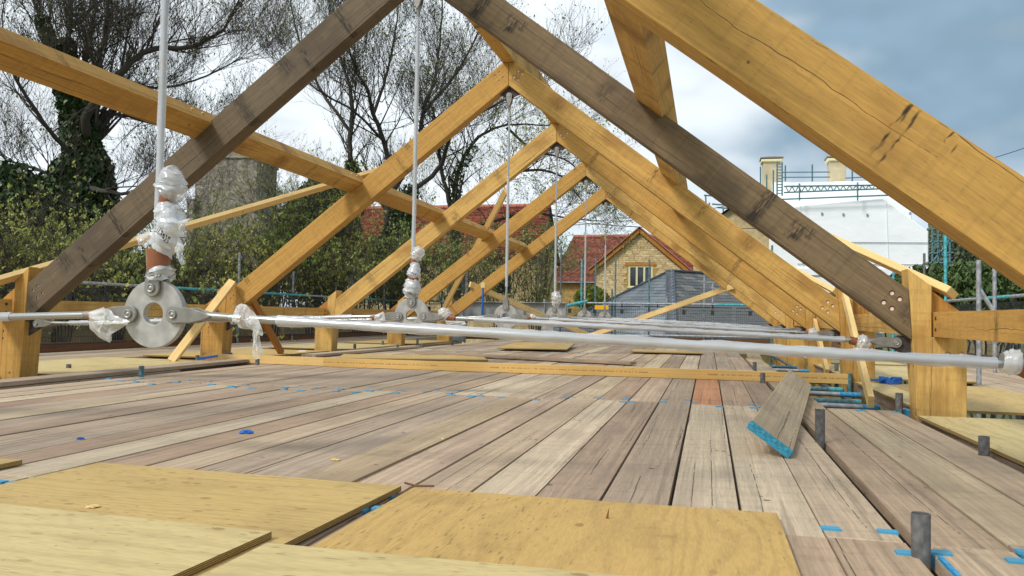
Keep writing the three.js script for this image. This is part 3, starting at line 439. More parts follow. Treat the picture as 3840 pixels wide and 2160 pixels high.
{ const c = onY(3340, 1428, 0.05), pts = []; for (let i = 0; i < 60; i++) { const a = i * 0.42; pts.push(V(c.x + (0.06 + 0.03 * Math.sin(i * 1.7)) * Math.cos(a) * 1.1, Math.max(0.02, c.y + 0.03 * Math.sin(i * 0.9)), c.z + 0.06 * Math.sin(a))); }
  solo('blue_strap', tubeGeo(pts, 0.012, 6), strapBlue, 'bundled blue ratchet strap lying on plywood behind the weathered post', 'strap');
  solo('blue_strap', timber(c.clone().add(V(-0.1, 0, 0)), onY(3250, 1422, 0.03), 0.02, 0.02, V(0, 1, 0)), strapBlue, 'loose tail of blue strap reaching from the bundle to the batten foot', 'strap');
  const h = onY(3205, 1395, 0.08); solo('ratchet_handle', merge([cbox(0.2, 0.03, 0.05).rotateZ(0.4).translate(h.x, h.y, h.z), cbox(0.14, 0.03, 0.06).rotateZ(-0.5).translate(h.x + 0.06, h.y + 0.03, h.z)]), stdMat({ color: 0x6b3a2a, metalness: 0.3, roughness: 0.5 }), 'rusty ratchet buckle lying beside the raking batten', 'ratchet'); }

// ---------------------------------------------------------------- scaffold tubes
function hollow(L) { const g = new THREE.LatheGeometry([[0.0205, 0], [0.0205, L], [0.0238, L], [0.0242, L - 0.001], [0.0242, 0]].map(([a, b]) => new THREE.Vector2(a, b)), 22), u = g.attributes.uv, p = g.attributes.position; for (let i = 0; i < u.count; i++) u.setXY(i, u.getX(i) * 0.15, p.getY(i)); return g; }
for (const [px, py, top, m] of [[3453, 2085, 1925, 0], [3075, 1655, 1535, 0], [257, 1388, 1366, 0], [530, 1412, 1372, 1], [965, 1368, 1346, 0], [740, 1352, 1332, 0], [1330, 1312, 1290, 0], [1490, 1312, 1292, 1], [1435, 1297, 1278, 0], [1697, 1294, 1275, 0], [1565, 1296, 1270, 0], [1583, 1304, 1288, 0], [2860, 1436, 1398, 0], [2830, 1386, 1358, 0], [3185, 1432, 1400, 1], [3372, 1545, 1474, 0], [3690, 1705, 1636, 0], [3137, 1398, 1363, 0]]) {
  const b = onY(px, py), t = onZ(px, top, b.z).y, s = solo('tube_stub', hollow(t + 0.25), m ? tealOld : oldTube, 'short grey scaffold tube end standing up through the deck boards', 'scaffold tube', 'tube stubs standing up through the deck'); s.position.set(b.x, -0.25, b.z);
}
function tubeLine(a, b, m, label, group, r = 0.0242) { return solo('scaffold_tube', tubeGeo([a, b], r, 12, true), m, label, 'scaffold tube', group); }
[[-6.62, 1], [-7.15, 0], [-7.7, 1], [-8.3, 0], [-9.0, 1], [-9.9, 0], [-10.9, 1], [-11.9, 0], [-13.0, 1]].forEach(([z, c], i) => { const t = tubeLine(V(0.60, -0.09 + 0.012 * (i % 2), z), V(1.40 - 0.05 * (i % 3), -0.09 + 0.012 * (i % 2), z + 0.05), c ? tealOld : galv, 'scaffold tube crossing the open gap beside the plywood', 'tubes lying across the open gap'); part(t, 'painted_end', rod(V(1.22, -0.09 + 0.012 * (i % 2), z + .04), V(1.405 - 0.05 * (i % 3), -0.09 + 0.012 * (i % 2), z + 0.05), 0.0255), c ? teal : bluePaint); });
for (const x of [0.85, 1.33]) tubeLine(V(x, -0.14, -6.3), V(x, -0.14, -19), oldTube, 'scaffold tube running lengthwise under the open gap', 'tubes under the open gap');
// joists carrying the side sheets
for (const [x, z0, z1] of [[1.36, -2, -5.8], [1.47, -6.3, -12], [2.66, -2, -15], [-5.55, -5, -18], [-7.2, -3, -18]]) solo('joist', uvAlong(cbox(0.05, 0.1, z0 - z1), V(0, 0, 1), x), boards[5], 'weathered joist on edge under the side plywood', 'joist', 'joists under the plywood').position.set(x, -0.054, (z0 + z1) / 2);
for (const [px, py] of [[3390, 1552], [3486, 1588]]) { const p = onY(px, py, -0.02); solo('joist_timber', cbox(0.05, 0.07, 0.12).translate(p.x, p.y, p.z), bluePaint, 'blue painted joist end beside the weathered truss post', 'joist end', 'blue joist ends'); }

// guard rails with mesh panels
const meshGeo = (() => { const l = []; const w = 2.3, h = 0.82; for (let x = 0; x <= w + 0.001; x += 0.0505) l.push(new THREE.BoxGeometry(0.005, h, 0.005).translate(x - w / 2, h / 2, 0)); for (let y = 0; y <= h + 0.001; y += 0.102) l.push(new THREE.BoxGeometry(w, y < 0.01 || y > 0.8 ? 0.02 : 0.005, 0.006).translate(0, y, 0.004)); for (const x of [-0.8, -0.1, 0.65]) { l.push(new THREE.BoxGeometry(0.09, 0.12, 0.014).translate(x, h - 0.14, 0.006)); l.push(new THREE.BoxGeometry(0.03, 0.16, 0.02).translate(x, h + 0.05, 0)); } return merge(l); })();
const hook = new THREE.TorusGeometry(0.034, 0.011, 6, 14);
function guardPanel(x, y, z, ry, where) { const g = thing('mesh_guard', `black wire mesh guard panel hung on the rail ${where}`, 'guard panel', [x, y, z], `mesh guards ${where}`); g.rotation.y = ry; part(g, 'wire_mesh', meshGeo, blackMesh); for (const q of [-0.8, 0.65]) part(g, 'hook', moved(hook.clone().rotateY(Math.PI / 2), q, 0.9, 0), clampMat); }
const sideName = ['on tree side', 'at the slate roof end', 'on white building side'];
for (let z = -5.2; z > -22; z -= 2.42) guardPanel(-9.03, 0.1, z, Math.PI / 2, sideName[0]);
for (let x = -7.8; x < 4; x += 2.42) guardPanel(x, 0.1, -22.42, 0, sideName[1]);
for (let z = -5.4; z > -19; z -= 2.42) guardPanel(4.13, 0.1, z, Math.PI / 2, sideName[2]);
for (const [x, a, b, m] of [[-9, -3.5, -7.9, galv], [-9, -7.9, -12.0, galv], [-9, -12.0, -14.0, teal], [-9, -14.0, -17.2, teal], [-9, -17.2, -19.3, galv], [-9, -19.3, -22.5, teal]]) tubeLine(V(x, 1.0, a), V(x, 1.0, b), m, m === teal ? 'teal painted guard rail tube on tree side' : 'galvanised guard rail tube on tree side', 'guard rail tubes on tree side');
for (const [a, b, m] of [[-9, -7, tealOld], [-3.5, 0.2, galv], [0.2, 1.2, teal], [1.2, 4.2, galv]]) tubeLine(V(a, 1.0, -22.35), V(b, 1.0, -22.35), m, m === galv ? 'galvanised guard rail tube at the slate roof end' : 'teal guard rail tube at the slate roof end', 'guard rail tubes at the slate roof end');
tubeLine(V(-9, 0.12, -22.3), V(4.2, 0.12, -22.3), galv, 'low galvanised tube along the slate roof end of the deck', null);
tubeLine(V(-1.5, 0.16, -21.6), V(2.3, 0.16, -21.6), galv, 'galvanised tube just above deck in front of the far mesh', null);
for (const [a, b, m] of [[-3, -8.6, galv], [-8.6, -12.6, galv], [-12.6, -13.9, teal], [-13.9, -19, galv]]) tubeLine(V(4.1, 1.0, a), V(4.1, 1.0, b), m, m === galv ? 'galvanised guard rail tube on white building side' : 'teal guard rail tube on white building side', 'guard rail tubes on white building side');
function pole(p, y0, y1, m, label, group, lean = 0) { return tubeLine(V(p.x, y0, p.z), V(p.x + lean, y1, p.z), m, label, group); }
for (const [px, top, m] of [[893, 945, galv], [1097, 1018, galv], [560, 1090, galv], [1258, 1070, tealOld], [1440, 1060, galv]]) { const p = onX(px, 1150, -9.06), t = onZ(px, top, p.z).y; pole(p, -5, t, m, 'upright galvanised scaffold standard at the tree side guard rail', 'standards on tree side'); }
for (const [px, top, m] of [[2101, 927, oldTube], [2179, 972, teal], [2306, 971, tealOld], [2433, 972, tealOld], [2640, 1030, galv], [2672, 1060, galv], [2231, 970, tealOld], [2294, 1085, oldTube], [2500, 1110, galv], [1745, 975, galv], [1655, 1080, tealOld]]) { const p = onZ(px, 1200, -22.5), t = onZ(px, top, -22.5).y; pole(p, -5, t, m, m === teal ? 'teal scaffold standard at the slate roof end' : m === galv ? 'galvanised scaffold standard at the slate roof end' : 'dull grey green scaffold standard at the slate roof end', 'standards at the slate roof end'); }
{ const p1 = V(2.66, 0, -9.1); pole(p1, -5, onZ(3648, 975, -9.1).y, galv, 'stout galvanised standard behind the oak wall beam on white building side'); const p2 = onZ(3730, 1200, -11.5); pole(p2, -5, onZ(3722, 1000, -11.5).y, galv, 'second galvanised standard further along white building side'); const p3 = onZ(3546, 1100, -15.2); pole(p3, -5, onZ(3546, 860, -15.2).y, teal, 'teal standard rising in front of green scaffold tower'); pole(onZ(3466, 1100, -17), -5, onZ(3466, 950, -17).y, oldTube, 'dark grey standard in front of white sheeting'); pole(onZ(3350, 1120, -18), -5, onZ(3350, 1020, -18).y, teal, 'short teal standard just above the weathered rafter foot'); pole(onZ(2895, 1000, -19.5), -5, onZ(2890, 920, -19.5).y, tealOld, 'dull standard seen through the gap between two rafters');
  tubeLine(onZ(3665, 1070, -10.2), onZ(3725, 1165, -10.2), galv, 'slanting galvanised brace between two standards on white building side', null); }
for (const [n, x, y, z, sx, sz, nm] of [['toe_board', -9.12, 0.02, -13, 0.04, 19, 'brown toe board standing along the tree side edge of the deck'], ['toe_board', -2.4, 0.02, -22.6, 13.2, 0.04, 'brown toe board along the slate roof end of the deck'], ['toe_board', 4.25, 0.02, -11, 0.04, 16, 'brown toe board along the white building side of the deck']]) solo(n, uvAlong(cbox(sx, 0.2, sz), sz > 1 ? V(0, 0, 1) : V(1, 0, 0), x), woodMat(boardT[5], 0xc09a80, 0.9), nm, 'toe board').position.set(x, y, z);
tubeLine(onZ(2125, 1147, -21.4), onZ(2200, 1130, -21.9), teal, 'teal tube end lying on the steel girder corner', null, 0.045);
solo('yellow_tag', cbox(0.38, 0.12, 0.01).translate(...onZ(2256, 1153, -22.2).toArray()), stdMat({ color: 0xe8b012, roughness: 0.6 }), 'yellow tag hanging on the far guard rail', 'sign');
{ // galvanised steel girder at the far end
  const g = thing('steel_girder', 'galvanised steel plate girder with stiffeners at the far end', 'girder', [-5.3, 0, -21.0]);
  const blot = stdMat({ map: speckT(620, [150, 152, 150], 0.45, 1.2, 16), metalness: 0.25, roughness: 0.6 });
  part(g, 'web', uvAlong(new THREE.BoxGeometry(3.4, 0.42, 0.012), V(1, 0, 0)).translate(0, 0.75, 0), blot);
  for (const y of [0.965, 0.535]) part(g, 'flange', uvAlong(cbox(3.44, 0.018, 0.22), V(1, 0, 0)).translate(0, y, 0), blot);
  for (let i = 0; i < 7; i++) part(g, 'stiffener', new THREE.BoxGeometry(0.016, 0.41, 0.09).translate(-1.68 + i * 0.56, 0.75, 0.05), galv);
  for (const x of [-1.2, 0.1, 1.2]) part(g, 'leg', uvAlong(cbox(0.32, 0.62, 0.1), V(0, 1, 0)).rotateZ(-0.15).translate(x, 0.22, 0.05), blot);
  for (const x of [-0.9, 0.25, 1.1]) part(g, 'bolt', new THREE.CylinderGeometry(0.03, 0.03, 0.1, 8).translate(x, 1.02, 0), galv);
}
solo('edge_guard', cbox(0.012, 0.045, 0.26).translate(0.598, -0.016, -2.24), bluePaint, 'blue painted steel edge band beside the tube stub at board joint', 'edge band');
// small litter
for (const [px, py, s, r, m, l, c] of [[925, 1626, 0.022, 0.3, strapBlue, 'crumpled blue plastic scrap on bare boards', 'scrap'], [300, 1650, 0.013, 1, strapBlue, 'tiny blue plastic stub caught in a board joint', 'scrap'], [1258, 1728, 0.014, 0.5, soft[1], 'curled wood shaving lying on the boards', 'shaving'], [1660, 1650, 0.012, 2, soft[1], 'small wood chip on pale board', 'chip'], [1135, 1325, 0.06, 0, filmWhite, 'scrap of white film lying on far boards', 'scrap'], [350, 1903, 0.012, .6, soft[1], 'sawdust crumb on the pale overlapping plywood', 'chip']]) {
  const p = onY(px, py, -0.006 + (py > 1750 ? .026 : 0)), g = new THREE.IcosahedronGeometry(s, 1), a = g.attributes.position; for (let i = 0; i < a.count; i++) { const q = 0.5 + hash(Math.round(a.getX(i) * 900), Math.round(a.getY(i) * 900 + a.getZ(i) * 700), 3); a.setXYZ(i, a.getX(i) * q * 1.4, Math.abs(a.getY(i)) * (q - 0.3) * 0.9, a.getZ(i) * q * 0.7); } g.rotateY(r); g.computeVertexNormals(); solo('litter', g.translate(p.x, p.y, p.z), m, l, c);
}
{ const p = onY(2280, 1944, 0.019); solo('splinter', new THREE.ConeGeometry(0.005, 0.034, 5).rotateZ(-0.2).translate(p.x, p.y + 0.016, p.z), woodMat(softT[0], 0x9c7a48), 'little upright splinter on the plain golden plywood', 'splinter'); const q = onY(1560, 1822, 0.006); solo('twig', tubeGeo([q.clone().add(V(-0.05, 0.004, -0.02)), q, q.clone().add(V(0.07, 0.006, 0.01))], 0.004, 5), woodMat(softT[0], 0x8a6a48), 'short twig by the corner of the plain golden plywood', 'twig'); }
// ---------------------------------------------------------------- ground and neighbours
const GY = -5.2;
{ const gt = tex(512, 512, 9, 9, (u, v, o) => { const n = fbm(u * 12, v * 12, 801, 5, 12, 12), m = noise(u * 180, v * 180, 802, 180, 180); o[0] = 84 + 60 * (n - .5) + 24 * (m - .5); o[1] = 92 + 52 * (n - .5) + 24 * (m - .5); o[2] = 52 + 40 * (n - .5) + 18 * (m - .5); });
  const g = solo('ground', uvAlong(new THREE.PlaneGeometry(900, 900, 1, 1).rotateX(-Math.PI / 2), V(1, 0, 0)), stdMat({ map: gt, roughness: 1 }), 'rough grassy ground far below the deck', 'ground', null, 'structure'); g.position.y = GY; }
const stoneT = (() => tex(512, 512, 2.4, 2.4, (u, v, o) => { const n = fbm(u * 16, v * 16, 811, 5, 16, 16); o[0] = 216 * (0.86 + 0.28 * n); o[1] = 198 * (0.86 + 0.28 * n); o[2] = 156 * (0.86 + 0.28 * n); }))();
const stoneMats = [[0xffffff], [0xf4ece0], [0xfff6e8], [0xe6e0d6], [0xf0e8d8]].map(([c]) => stdMat({ map: stoneT, color: c, roughness: 0.95 }));
const mortar = stdMat({ map: stoneT, color: 0xd0bf98, roughness: 1 });
const greyStone = stdMat({ map: tex(512, 512, 3, 3, (u, v, o) => { const row = Math.floor(v * 18), c = hash(Math.floor(u * 9 + row * .37), row, 5), n = fbm(u * 24, v * 24, 821, 5, 24, 24); const k = (0.8 + 0.22 * c) * (0.72 + 0.55 * n); o[0] = 152 * k; o[1] = 143 * k; o[2] = 128 * k; }), roughness: 1 });
const tileT = tex(512, 512, 2, 2, (u, v, o) => { const row = Math.floor(v * 20), col = Math.floor(u * 12 + (row % 2) * 0.5), c = hash(col % 12, row, 31), n = fbm(u * 30, v * 30, 831, 3, 30, 30), e = Math.abs(((u * 12 + (row % 2) * 0.5) % 1) - 0.5) > 0.46 ? 0.82 : 1; const k = (0.72 + 0.45 * c) * (0.85 + 0.3 * n) * e; o[0] = 134 * k; o[1] = 80 * k; o[2] = 63 * k; });
const redTile = stdMat({ map: tileT, roughness: 0.9 }), ridgeTile = stdMat({ color: 0xb2705c, roughness: 0.9 }), oldTile = stdMat({ map: tileT, color: 0x8c7a68, roughness: 1 });
const glass = new THREE.MeshPhysicalMaterial({ color: 0x141a20, roughness: 0.08, metalness: 0, clearcoat: 1, clearcoatRoughness: 0.05 });
const creamPaint = stdMat({ color: 0xdcd5a6, roughness: 0.6 });
function tiled(A, B, C, D, rowH) {                           // A,B eave; C,D ridge (above B, A): overlapping courses
  const n = Math.max(3, Math.round(A.distanceTo(D) / rowH)), nm = V().crossVectors(B.clone().sub(A), D.clone().sub(A)).normalize(), pos = [], uv = [], L = (P, Q, t) => P.clone().lerp(Q, t), q = [];
  for (let i = 0; i < n; i++) { const a = L(A, D, i / n).addScaledVector(nm, 0.03), b = L(B, C, i / n).addScaledVector(nm, 0.03), c = L(B, C, (i + 1) / n + .004), d = L(A, D, (i + 1) / n + .004), a0 = L(A, D, i / n), b0 = L(B, C, i / n), s = i * rowH; q.push([a, b, c, d, s], [a0, b0, b, a, s]); }
  const dir = B.clone().sub(A).normalize();
  for (const [a, b, c, d, s] of q) for (const [p, e] of [[a, 0], [b, 0], [c, rowH], [a, 0], [c, rowH], [d, rowH]]) { pos.push(p.x, p.y, p.z); uv.push(p.dot(dir), s + e); }
  const g = new THREE.BufferGeometry(); g.setAttribute('position', new THREE.Float32BufferAttribute(pos, 3)); g.setAttribute('uv', new THREE.Float32BufferAttribute(uv, 2)); g.computeVertexNormals(); return g;
}
{ // stone house with a gable and red roof
  const z = -47, Lp = onZ(2211, 1017, z), Rp = onZ(2589, 1013, z), Ap = onZ(2400, 856, z), cx = Ap.x, hw = (Rp.x - Lp.x) / 2, ye = (Lp.y + Rp.y) / 2, ya = Ap.y, wi = hw - 0.3, slope = (ya - ye) / hw, yw = (u) => ya - 0.22 - slope * Math.abs(u);
  const g = thing('stone_house', 'honey stone house with gable window and bright red tiled roof', 'house', [cx, GY, z]); const Y = (y) => y - GY;
  const wx0 = onZ(2356, 1040, z).x - cx, wx1 = onZ(2448, 1040, z).x - cx, wy1 = onZ(2400, 998, z).y, wy0 = onZ(2400, 1077, z).y;
  const sh = [[-wi, 0], [wi, 0], [wi, Y(yw(wi))], [0, Y(yw(0))], [-wi, Y(yw(wi))]];
  const s = new THREE.Shape(sh.map(([a, b]) => new THREE.Vector2(a, b))), h = new THREE.Path(); h.setFromPoints([[wx0, Y(wy0)], [wx0, Y(wy1)], [wx1, Y(wy1)], [wx1, Y(wy0)]].map(([a, b]) => new THREE.Vector2(a, b))); s.holes.push(h);
  const wall = part(g, 'wall', uvAlong(new THREE.ExtrudeGeometry(s, { depth: 7, bevelEnabled: false }).translate(0, 0, -7), V(1, 0, 0)), mortar);
  const rs = mul32(88), st = []; let y = ye - 2.6, row = 0;
  while (y < ya - 0.3) { const hgt = 0.085 + 0.06 * rs(); let x = -wi + 0.0; while (x < wi) { const w = 0.16 + 0.3 * rs(), e = Math.min(x + w, wi); const lim = Math.min(e === wi ? wi : e, (ya - 0.26 - y - hgt) / slope), lo = Math.max(x, -(ya - 0.26 - y - hgt) / slope); if (lim - lo > 0.06 && !(lim > wx0 - 0.02 && lo < wx1 + 0.02 && y + hgt > wy0 - 0.1 && y < wy1 + 0.2)) st.push([lo, lim, y, hgt]); x = e; } y += hgt; row++; }
  const rest = []; st.forEach(([a, b, yy, hh], i) => { const bx = prism(rect(a + 0.008, Y(yy) + 0.006, b - 0.008, Y(yy + hh) - 0.006), -0.02, 0.012 + 0.02 * rs(), 0.005); uvAlong(bx, V(1, 0, 0), rs() * 3, rs() * 3); if (i >= st.length - 290) part(wall, numbered('stone'), bx, stoneMats[Math.floor(rs() * 5)]); else rest.push(bx); });
  part(wall, 'stone_courses', merge(rest), stoneMats[2]).userData.kind = 'stuff';
  const win = part(g, 'window', merge([cbox(wx1 - wx0, 0.07, 0.1, .01).translate((wx0 + wx1) / 2, Y(wy0) + 0.035, -0.05), cbox(wx1 - wx0, 0.07, 0.1, .01).translate((wx0 + wx1) / 2, Y(wy1) - 0.035, -0.05), ...[0, 1 / 3, 2 / 3, 1].map((f) => cbox(0.11, wy1 - wy0 - 0.1, 0.1, .01).translate(mix(wx0 + 0.055, wx1 - 0.055, f), Y((wy0 + wy1) / 2), -0.05))]), creamPaint);
  for (let i = 0; i < 3; i++) part(win, 'pane', new THREE.BoxGeometry((wx1 - wx0) / 3 - 0.1, wy1 - wy0 - 0.13, 0.02).translate(mix(wx0 + 0.055, wx1 - 0.055, (i + 0.5) / 3), Y((wy0 + wy1) / 2), -0.09), glass);
  part(win, 'sill', cbox(wx1 - wx0 + 0.1, 0.05, 0.16, .01).translate((wx0 + wx1) / 2, Y(wy0) - 0.026, 0.03), creamPaint);
  part(g, 'lintel', uvAlong(cbox(wx1 - wx0 + 0.36, 0.17, 0.1, .01), V(1, 0, 0)).translate((wx0 + wx1) / 2, Y(wy1) + 0.1, -0.01), oakDark[0]);
  for (const q of [-1, 1]) {
    const roof = part(g, 'roof', q > 0 ? tiled(V(hw, Y(ye), 0.25), V(hw, Y(ye), -6), V(0, Y(ya), -6), V(0, Y(ya), 0.25), 0.12) : tiled(V(-hw, Y(ye), -6), V(-hw, Y(ye), 0.25), V(0, Y(ya), 0.25), V(0, Y(ya), -6), 0.12), redTile);
    part(roof, 'bargeboard', timber(V(q * hw, Y(ye) - 0.16, 0.22), V(q * 0.02, Y(ya) - 0.16, 0.22), 0.05, 0.2, V(-q, 1, 0), q), oakDark[1]);
    part(roof, 'verge_tiles', timber(V(q * (hw + .06), Y(ye) + 0.02, 0.2), V(0, Y(ya) + 0.06, 0.2), 0.26, 0.06, V(-q, 1, 0), q), ridgeTile);
  }
  const zr = -5.5, rx0 = onZ(2150, 888, z + zr).x - cx, rx1 = onZ(2860, 900, z + zr).x - cx, ry = onZ(2250, 888, z + zr).y, ey = ry - 3.1, zf = zr + 3.4, ex0 = onZ(2063, 1000, z + zf).x - cx;
  const roof = part(g, 'roof', tiled(V(ex0, Y(ey), zf), V(rx1, Y(ey), zf), V(rx1, Y(ry), zr), V(rx0, Y(ry), zr), 0.12), redTile);
  part(roof, 'ridge_tiles', merge(Array.from({ length: 30 }, (_, i) => new THREE.CylinderGeometry(0.13, 0.13, (rx1 - rx0) / 30 - 0.03, 8, 1, false).rotateZ(Math.PI / 2).translate(mix(rx0, rx1, (i + 0.5) / 30), Y(ry) + 0.02, zr))), ridgeTile);
  part(g, 'rear_wing', uvAlong(new THREE.BoxGeometry(rx1 - ex0 - 0.6, Y(ey), 5.4), V(1, 0, 0)).translate((rx1 + ex0) / 2, Y(ey) / 2, zf - 3.1), mortar);
}
{ // slate hipped roof set cornerwise
  const P0 = onZ(2512, 1014, -32), g = thing('slate_house', 'low building with grey slate hipped roof set cornerwise', 'house', [P0.x, GY, P0.z]); const y0 = P0.y - GY, rise = 2.9, run = 4.1, a = 0.72, nh = V(-Math.sin(a), 0, Math.cos(a)), nf = V(Math.cos(a), 0, Math.sin(a));
  const top = V(0, y0, 0), ridge = nh.clone().multiplyScalar(-9).add(top), cF = top.clone().addScaledVector(nh, run).addScaledVector(nf, run).add(V(0, -rise, 0)), cR = top.clone().addScaledVector(nh, run).addScaledVector(nf, -run).add(V(0, -rise, 0)), eF = ridge.clone().addScaledVector(nf, run).add(V(0, -rise, 0)), eB = ridge.clone().addScaledVector(nf, -run).add(V(0, -rise, 0));
  const sl = [0, 1, 2, 3].map((i) => stdMat({ map: speckT(840 + i, [[122, 132, 140], [134, 142, 148], [112, 122, 130], [126, 133, 136]][i], 0.22, 0.6, 24), roughness: 0.55 })), slOld = [0, 1, 2].map((i) => stdMat({ map: speckT(845 + i, [[110, 110, 108], [124, 121, 114], [98, 100, 102]][i], 0.5, 0.6, 32), roughness: 0.8 }));
  const rs = mul32(99);
  function slates(name, A, B, C, D, mats, most) {            // A,B eave; D,C ridge ends
    const face = part(g, name, (() => { const q = new THREE.BufferGeometry(); q.setAttribute('position', new THREE.Float32BufferAttribute([A, B, C, A, C, D].flatMap((p) => p.toArray()), 3)); q.setAttribute('uv', new THREE.Float32BufferAttribute(new Float32Array(12), 2)); q.computeVertexNormals(); return q; })(), slOld[2]);
    const ux = B.clone().sub(A).normalize(), nm = V().crossVectors(ux, D.clone().sub(A)).normalize(), uy = V().crossVectors(nm, ux), hgt = D.clone().sub(A).dot(uy), wA = D.clone().sub(A).dot(ux), wB = C.clone().sub(A).dot(ux), wE = B.clone().sub(A).dot(ux), gh = 0.21, list = [];
    for (let v = 0, r = 0; v < hgt - 0.02; v += gh, r++) { const f0 = v / hgt, l = wA * f0, rr = mix(wE, wB, f0); for (let x = l - (r % 2) * 0.16; x < rr; x += 0.32) { const x0 = Math.max(x, l) + 0.004, x1 = Math.min(x + 0.32, rr) - 0.004; if (x1 - x0 > 0.04) list.push([x0, x1, v, Math.min(v + gh * 1.15, hgt)]); } }
    list.reverse(); const rest = [], M = new THREE.Matrix4().makeBasis(ux, uy, nm).setPosition(A);
    list.forEach(([x0, x1, v0, v1], i) => { const t = 0.012 + 0.006 * rs(), b = new THREE.BoxGeometry(x1 - x0, v1 - v0, 0.009); b.rotateX(-0.06).translate((x0 + x1) / 2, (v0 + v1) / 2, t); b.applyMatrix4(M); if (i < most) part(face, numbered('slate'), b, mats[Math.floor(rs() * mats.length)]); else rest.push(b); });
    if (rest.length) part(face, 'slate_courses', merge(rest), mats[0]).userData.kind = 'stuff';
  }
  slates('roof', cR, cF, top, top, sl, 290); slates('roof', cF, eF, ridge, top, slOld, 290);
  part(g, 'roof', uvAlong((() => { const q = new THREE.BufferGeometry(); q.setAttribute('position', new THREE.Float32BufferAttribute([eB, cR, top, eB, top, ridge].flatMap((p) => p.toArray()), 3)); q.computeVertexNormals(); return q; })(), V(1, 0, 0)), slOld[0]);
  const lead = stdMat({ map: speckT(850, [88, 92, 100], 0.15, 0.8, 16), roughness: 0.5 }), up = V(0, 1, 0);
  for (const [p, q] of [[cF, top], [cR, top], [top, ridge]]) part(g, 'hip_capping', timber(p, q, 0.34, 0.07, up, 0, 0.01), lead);
  const foot = [cR, cF, eF, eB].map((p) => p.clone().multiplyScalar(1)); const sp = new THREE.Shape(foot.map((p) => new THREE.Vector2(p.x * 0.93, -p.z * 0.93))); part(g, 'wall', uvAlong(new THREE.ExtrudeGeometry(sp, { depth: y0 - rise, bevelEnabled: false }).rotateX(-Math.PI / 2), V(1, 0, 0)), mortar);
}
{ // house behind the trees
  const z = -40, x0 = onZ(1345, 900, z).x, x1 = onZ(2064, 900, z).x, yr = onZ(1700, 777, z).y, g = thing('tiled_house', 'house with orange red tiled roof half hidden behind the trees', 'house', [(x0 + x1) / 2, GY, z]), w = (x1 - x0) / 2, Y = (y) => y - GY, ye = onZ(1700, 968, z + 3).y;
  const roof = part(g, 'roof', tiled(V(-w, Y(ye), 3), V(w, Y(ye), 3), V(w, Y(yr), 0), V(-w, Y(yr), 0), 0.13), stdMat({ map: tileT, color: 0xffc8b0, roughness: 0.9 }));
  part(roof, 'ridge_tiles', merge(Array.from({ length: 24 }, (_, i) => new THREE.CylinderGeometry(0.12, 0.12, 2 * w / 24 - 0.03, 8).rotateZ(Math.PI / 2).translate(mix(-w, w, (i + 0.5) / 24), Y(yr), 0))), ridgeTile);
  part(g, 'roof', tiled(V(w, Y(ye), -3), V(-w, Y(ye), -3), V(-w, Y(yr), 0), V(w, Y(yr), 0), 0.13), redTile);
  part(g, 'wall', uvAlong(prism([[-3, 0], [2.7, 0], [2.7, Y(ye)], [0, Y(yr) - 0.2], [-2.7, Y(ye)], [-2.7, 0]], -w + 0.2, w - 0.15, 0).rotateY(Math.PI / 2), V(0, 0, 1)), stoneMats[3]);
  part(g, 'downpipe', rod(V(w + 0.1, 1, 2.6), V(w + 0.1, Y(yr) - 0.3, 1.0), 0.07), stdMat({ color: 0x5c4038, roughness: 0.7 }));
  for (const q of [-4, -1.5, 1.2, 3.4]) { const wn = part(g, 'window', cbox(1.1, 1.3, 0.08, 0.01).translate(q, Y(ye) - 1.1, 2.72), creamPaint); part(wn, 'pane', new THREE.BoxGeometry(0.9, 1.1, 0.05).translate(q, Y(ye) - 1.1, 2.76), glass); }
}
{ // church tower
  const p = onZ(885, 860, -48), g = thing('church_tower', 'grey stone church tower standing beyond the bare trees', 'tower', [p.x, GY, p.z]); g.rotation.y = 0.22; const top = onZ(885, 585, -48).y - GY;
  part(g, 'shaft', uvAlong(cbox(4.05, top, 4.05, 0.06).translate(0, top / 2, 0), V(1, 0, 0)), greyStone);
  for (const y of [top - 0.5, top * 0.62]) part(g, 'string_course', cbox(4.25, 0.16, 4.25, 0.05).translate(0, y, 0), greyStone);
  for (const [x, z] of [[-1, 1], [1, 1], [-1, -1], [1, -1]]) part(g, 'buttress', uvAlong(cbox(0.5, top * 0.8, 0.5, 0.05).translate(x * 2.1, top * 0.4, z * 2.1), V(0, 1, 0)), greyStone);
  for (let i = 0; i < 5; i++) for (const q of [0, 1]) part(g, 'merlon', cbox(0.5, 0.55, 0.4, 0.03).translate(q ? 1.83 : -1.75 + i * 0.87, top + 0.27, q ? 1.75 - i * 0.87 : 1.83), greyStone);
}
